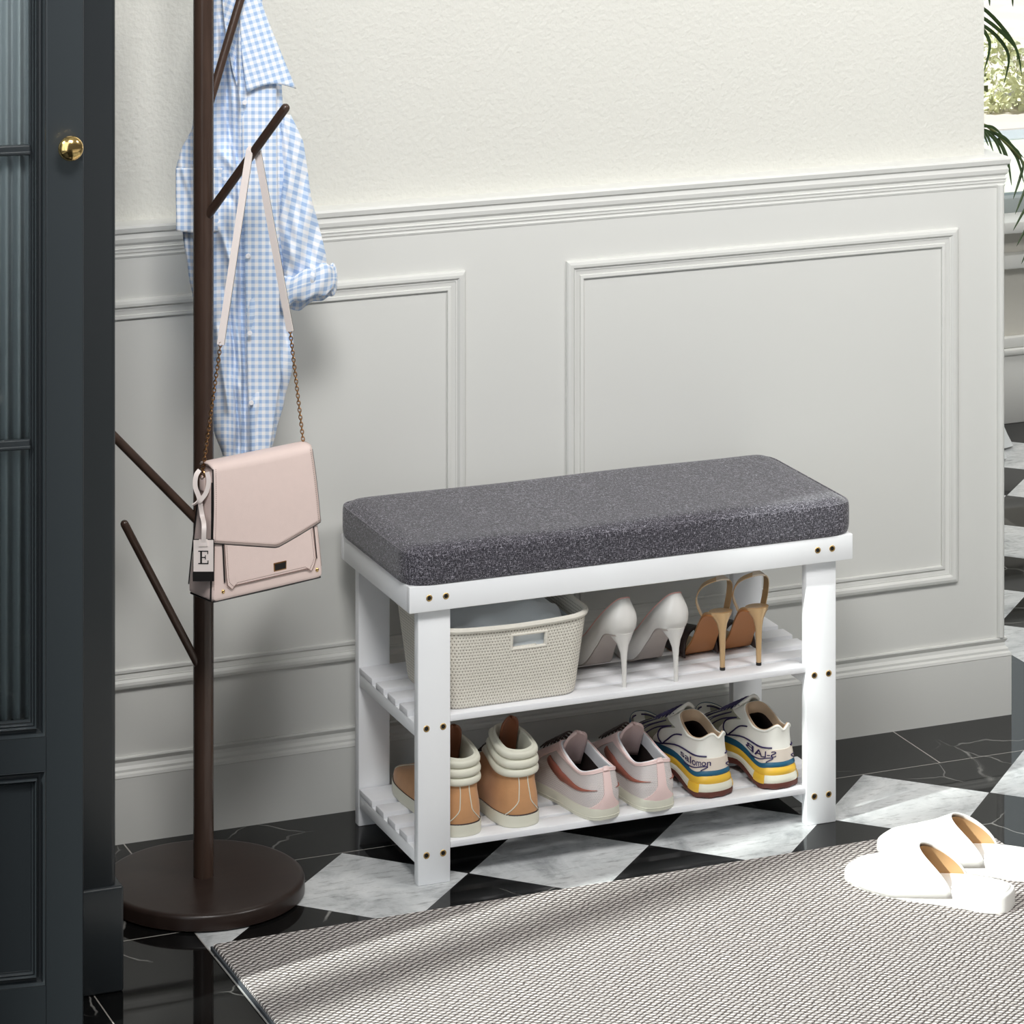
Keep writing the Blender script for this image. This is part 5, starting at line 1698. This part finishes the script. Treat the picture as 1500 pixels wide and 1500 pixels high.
def blade(bm, pts, w):
    n = 14; cp = curve_pts(pts, n + 1); prev = None
    for i, q in enumerate(cp):
        t_ = i / n
        dd = (cp[min(i + 1, n)] - cp[max(i - 1, 0)]).normalized()
        sd = dd.cross(Vector((0.35, 0.9, 0.1))).normalized()
        up_ = sd.cross(dd)
        ww = w * (math.sin(PI * (0.18 + 0.82 * t_)) ** 0.8 if t_ < 1 else 0.0) + 0.0002
        cur = [bm.verts.new(q - sd * ww + up_ * ww * 0.35), bm.verts.new(q), bm.verts.new(q + sd * ww + up_ * ww * 0.35)]
        if prev:
            for k in range(2): bm.faces.new((prev[k], prev[k + 1], cur[k + 1], cur[k]))
        prev = cur
PB = Vector((3.02, 5.55, 0.225))
def frond(rachis, leaves, w=0.0032):
    bm = new(); cp = curve_pts(rachis, 26)
    tube(bm, cp, [0.0045 - 0.0032 * i / 25 for i in range(26)], 8)
    fr_ = obj('frond', bm, M['stem'], palm, world=True)
    bm = new()
    for lf in leaves: blade(bm, lf, w)
    obj('leaflets', bm, M['leaf'], fr_, world=True, angle=180)
P5 = lambda x, y, v=5.5: at(x, y, v)
# upper frond: its leaflets arch past the free end of the wall
frond([PB, at(1385, 150, 5.55), at(1402, 10, 5.52), at(1440, -45, 5.5)],
      [[P5(1404, -5), P5(1441, 13), P5(1472, 45), P5(1490, 75), P5(1497, 111)], [P5(1403, 8, 5.47), P5(1441, 27, 5.47), P5(1470, 50, 5.47), P5(1489, 72, 5.47), P5(1490, 90, 5.47)],
       [P5(1402, 20, 5.52), P5(1441, 38, 5.52), P5(1466, 60, 5.52), P5(1478, 86, 5.52), P5(1470, 125, 5.52)], [P5(1401, 22, 5.45), P5(1432, 36, 5.45), P5(1450, 64, 5.45), P5(1441, 106, 5.45)],
       [P5(1412, -30), P5(1444, -18), P5(1450, 9)], [P5(1430, -42), P5(1476, -22), P5(1484, 10)]])
# lower frond: arches to the right, its leaflets hang in a row
frond([PB, at(1392, 300, 5.5), at(1428, 186, 5.45), at(1476, 212, 5.4), at(1512, 262, 5.38), at(1524, 330, 5.38)],
      [[P5(x0, y0, 5.4), P5((x0 + x1) / 2 + 3, (y0 + y1) / 2 - 7, 5.39), P5(x1, y1, 5.38)] for x0, y0, x1, y1 in
       ((1430, 187, 1455, 222), (1440, 190, 1470, 236), (1452, 196, 1478, 250), (1462, 202, 1482, 272), (1474, 210, 1500, 268), (1500, 240, 1484, 292), (1508, 262, 1487, 314),
        (1516, 284, 1484, 338), (1520, 306, 1489, 361), (1524, 326, 1496, 387), (1478, 214, 1499, 246), (1430, 186, 1470, 200), (1446, 192, 1492, 226), (1424, 188, 1448, 214), (1436, 188, 1500, 232))], 0.0024)
# fronds on the side turned away
for dx, dy, za, zt_ in ((-0.22, 0.08, 1.0, 0.72), (-0.18, -0.14, 0.9, 0.62), (0.02, 0.26, 1.05, 0.8), (-0.06, 0.2, 0.8, 0.6)):
    b_ = PB; rc_ = [b_, b_ + Vector((dx * 0.15, dy * 0.15, (za - 0.22) * 0.6)), b_ + Vector((dx * 0.5, dy * 0.5, za - 0.225)), b_ + Vector((dx, dy, zt_ - 0.225))]
    cp = curve_pts(rc_, 22); lv_ = []
    for i in range(8, 22):
        d = (cp[min(i + 1, 21)] - cp[i - 1]).normalized(); sd = d.cross(Vector((0, 0, 1))).normalized()
        for sg in (-1, 1):
            e = cp[i] + (sd * sg * 0.8 + d * 0.8).normalized() * 0.10
            lv_.append([cp[i], cp[i].lerp(e, 0.5) + Vector((0, 0, 0.008)), e - Vector((0, 0, 0.045))])
    frond(rc_, lv_)

# long curtain standing on the floor of the next room
bm = new()
def curt(s, r_):
    z = 0.004 + 0.48 * r_
    a = 2 * PI * s
    w = 0.10 + 0.045 * (1 - min(1, z / 0.16)) ** 2
    rr = 1 + 0.16 * math.sin(5 * a) + 0.07 * math.sin(11 * a)
    return (Vector((3.505 + w * rr * math.cos(a), 6.30 + w * 0.5 * rr * math.sin(a), z)), (0, 0))
ct = obj('curtain_bundle', grid_mesh(curt, 90, 20), M['floor_curtain'], None, angle=180)
prop(ct, 'white gathered fabric standing on the floor of the next room below the window', 'curtain')

# garden beyond the far window
def bush(name, label, c, r, m, seed):
    rnd = random.Random(seed)
    o = thing(name, label, 'shrub', (c[0], c[1], 0), 0, None)
    bm = new(); tube(bm, [(c[0], c[1], -0.1), (c[0], c[1], c[2])], 0.03, 8)
    obj('stem', bm, M['stem'], o, world=True)
    bm = new()
    for k in range(1500):
        a, b = rnd.random() * 2 * PI, math.acos(rnd.random() * 2 - 1)
        q = Vector((math.cos(a) * math.sin(b), math.sin(a) * math.sin(b), math.cos(b))) * r * (0.75 + 0.3 * rnd.random())
        p = Vector(c) + Vector((q.x, q.y, q.z * 0.8))
        s = 0.012 + 0.012 * rnd.random()
        n1 = Vector((rnd.random() - .5, rnd.random() - .5, rnd.random() - .5)).normalized(); n2 = n1.orthogonal().normalized()
        vs = [bm.verts.new(p + n1 * s), bm.verts.new(p + n2 * s * 0.5), bm.verts.new(p - n1 * s), bm.verts.new(p - n2 * s * 0.5)]
        bm.faces.new(vs)
    obj('foliage', bm, m, o, world=True, smooth=False)
bm = new(); box(bm, -6, 22, FY + 0.25, 9.88, -0.16, -0.10)
structure('lawn', bm, M['lawn'], smooth=False)
bm = new(); box(bm, -6, 22, 9.88, 10.02, -0.16, -0.095)
structure('garden_path', bm, M['path'], smooth=False)
bm = new(); box(bm, -6, 22, 10.02, 30, -0.16, -0.09)
structure('terrace', bm, M['garden'], smooth=False)
bush('garden_shrub', 'pale yellow-green shrub outside the far window', (5.93, 10.42, 0.02), 0.19, M['shrub'], 3)
bush('garden_shrub', 'greyish green shrub outside the far window, left of the yellow one', (5.50, 10.45, 0.0), 0.17, M['shrub_grey'], 5)

# ------------------------------------------------------------------ light
w = bpy.data.worlds.new('World'); scene.world = w; w.use_nodes = True
ns, lk = w.node_tree.nodes, w.node_tree.links
bg = ns['Background']; bg.inputs[0].default_value = srgb(240, 241, 243)
# the sky is bright on the sun's side and over the garden, dim behind the camera
tc = node(ns, 'ShaderNodeTexCoord'); sp_ = node(ns, 'ShaderNodeSeparateXYZ'); lk.new(tc.outputs['Generated'], sp_.inputs[0])
ra = node(ns, 'ShaderNodeMapRange', interpolation_type='SMOOTHSTEP'); ra.inputs[1].default_value = -0.45; ra.inputs[2].default_value = -0.95; lk.new(sp_.outputs[0], ra.inputs[0])
rb = node(ns, 'ShaderNodeMapRange', interpolation_type='SMOOTHSTEP'); rb.inputs[1].default_value = 0.1; rb.inputs[2].default_value = 0.7; lk.new(sp_.outputs[1], rb.inputs[0])
mxf = math_node(ns, lk, 'MAXIMUM', ra.outputs[0], rb.outputs[0])
lk.new(math_node(ns, lk, 'MULTIPLY_ADD', mxf, 1.15, 0.11), bg.inputs[1])

def sun(name, travel, energy, angle, col):
    d = bpy.data.lights.new(name, 'SUN'); d.energy = energy; d.angle = R(angle); d.color = col
    o = bpy.data.objects.new(name, d); COL.objects.link(o)
    o.rotation_euler = Vector(travel).to_track_quat('-Z', 'Y').to_euler()
    o.location = (0, 0, 4)
    return o
SUN_EL = 38
sun('sun', (0.969 * math.cos(R(SUN_EL)), 0.247 * math.cos(R(SUN_EL)), -math.sin(R(SUN_EL))), 7.8, 1.6, (1.0, 0.965, 0.92))
def area(name, loc, target, energy, sx, sy, col, spread=180):
    d = bpy.data.lights.new(name, 'AREA'); d.energy = energy; d.shape = 'RECTANGLE'; d.size = sx; d.size_y = sy; d.color = col; d.spread = R(spread)
    o = bpy.data.objects.new(name, d); COL.objects.link(o)
    o.location = loc
    o.rotation_euler = (Vector(target) - Vector(loc)).to_track_quat('-Z', 'Y').to_euler()
    return o
area('added_fill_light', (1.05, 2.85, 2.75), (1.75, 4.95, 1.42), 20.0, 0.7, 0.7, (1.0, 0.99, 0.975), 96)  # added lamp, no fixture: grades the back wall from bright top to darker foot
area('added_fill_light', (3.1, 3.2, 2.75), (2.9, 4.95, 1.38), 17.5, 0.7, 0.7, (1.0, 0.99, 0.975), 96)  # second added lamp, lifts the right-hand part of the wall

area('window_daylight', (LX + 0.02, 2.9, 1.5), (1.7, 4.5, 0.5), 17, 1.6, 2.2, (0.90, 0.95, 1.0))
area('added_fill_light', (4.3, 5.75, 2.8), (4.3, 6.5, 0.3), 22, 0.7, 0.7, (1.0, 0.99, 0.975), 160)  # lamp added to brighten the next room's end wall

# ------------------------------------------------------------------ camera
cam = bpy.data.cameras.new('camera')
cam.sensor_width = 36; cam.lens = F / 1500 * 36
cam.shift_y = -(750 - HORIZON) / 1500
cam.clip_end = 100; cam.clip_start = 0.05
co = bpy.data.objects.new('camera', cam); COL.objects.link(co)
co.location = (0, 0, EYE); co.rotation_euler = (R(90), 0, -YAW)
scene.camera = co
vs_ = scene.view_settings
vs_.view_transform = 'Standard'; vs_.look = 'None'; vs_.gamma = 1.0; vs_.exposure = 0.05
try: vs_.use_curve_mapping = False
except Exception: pass
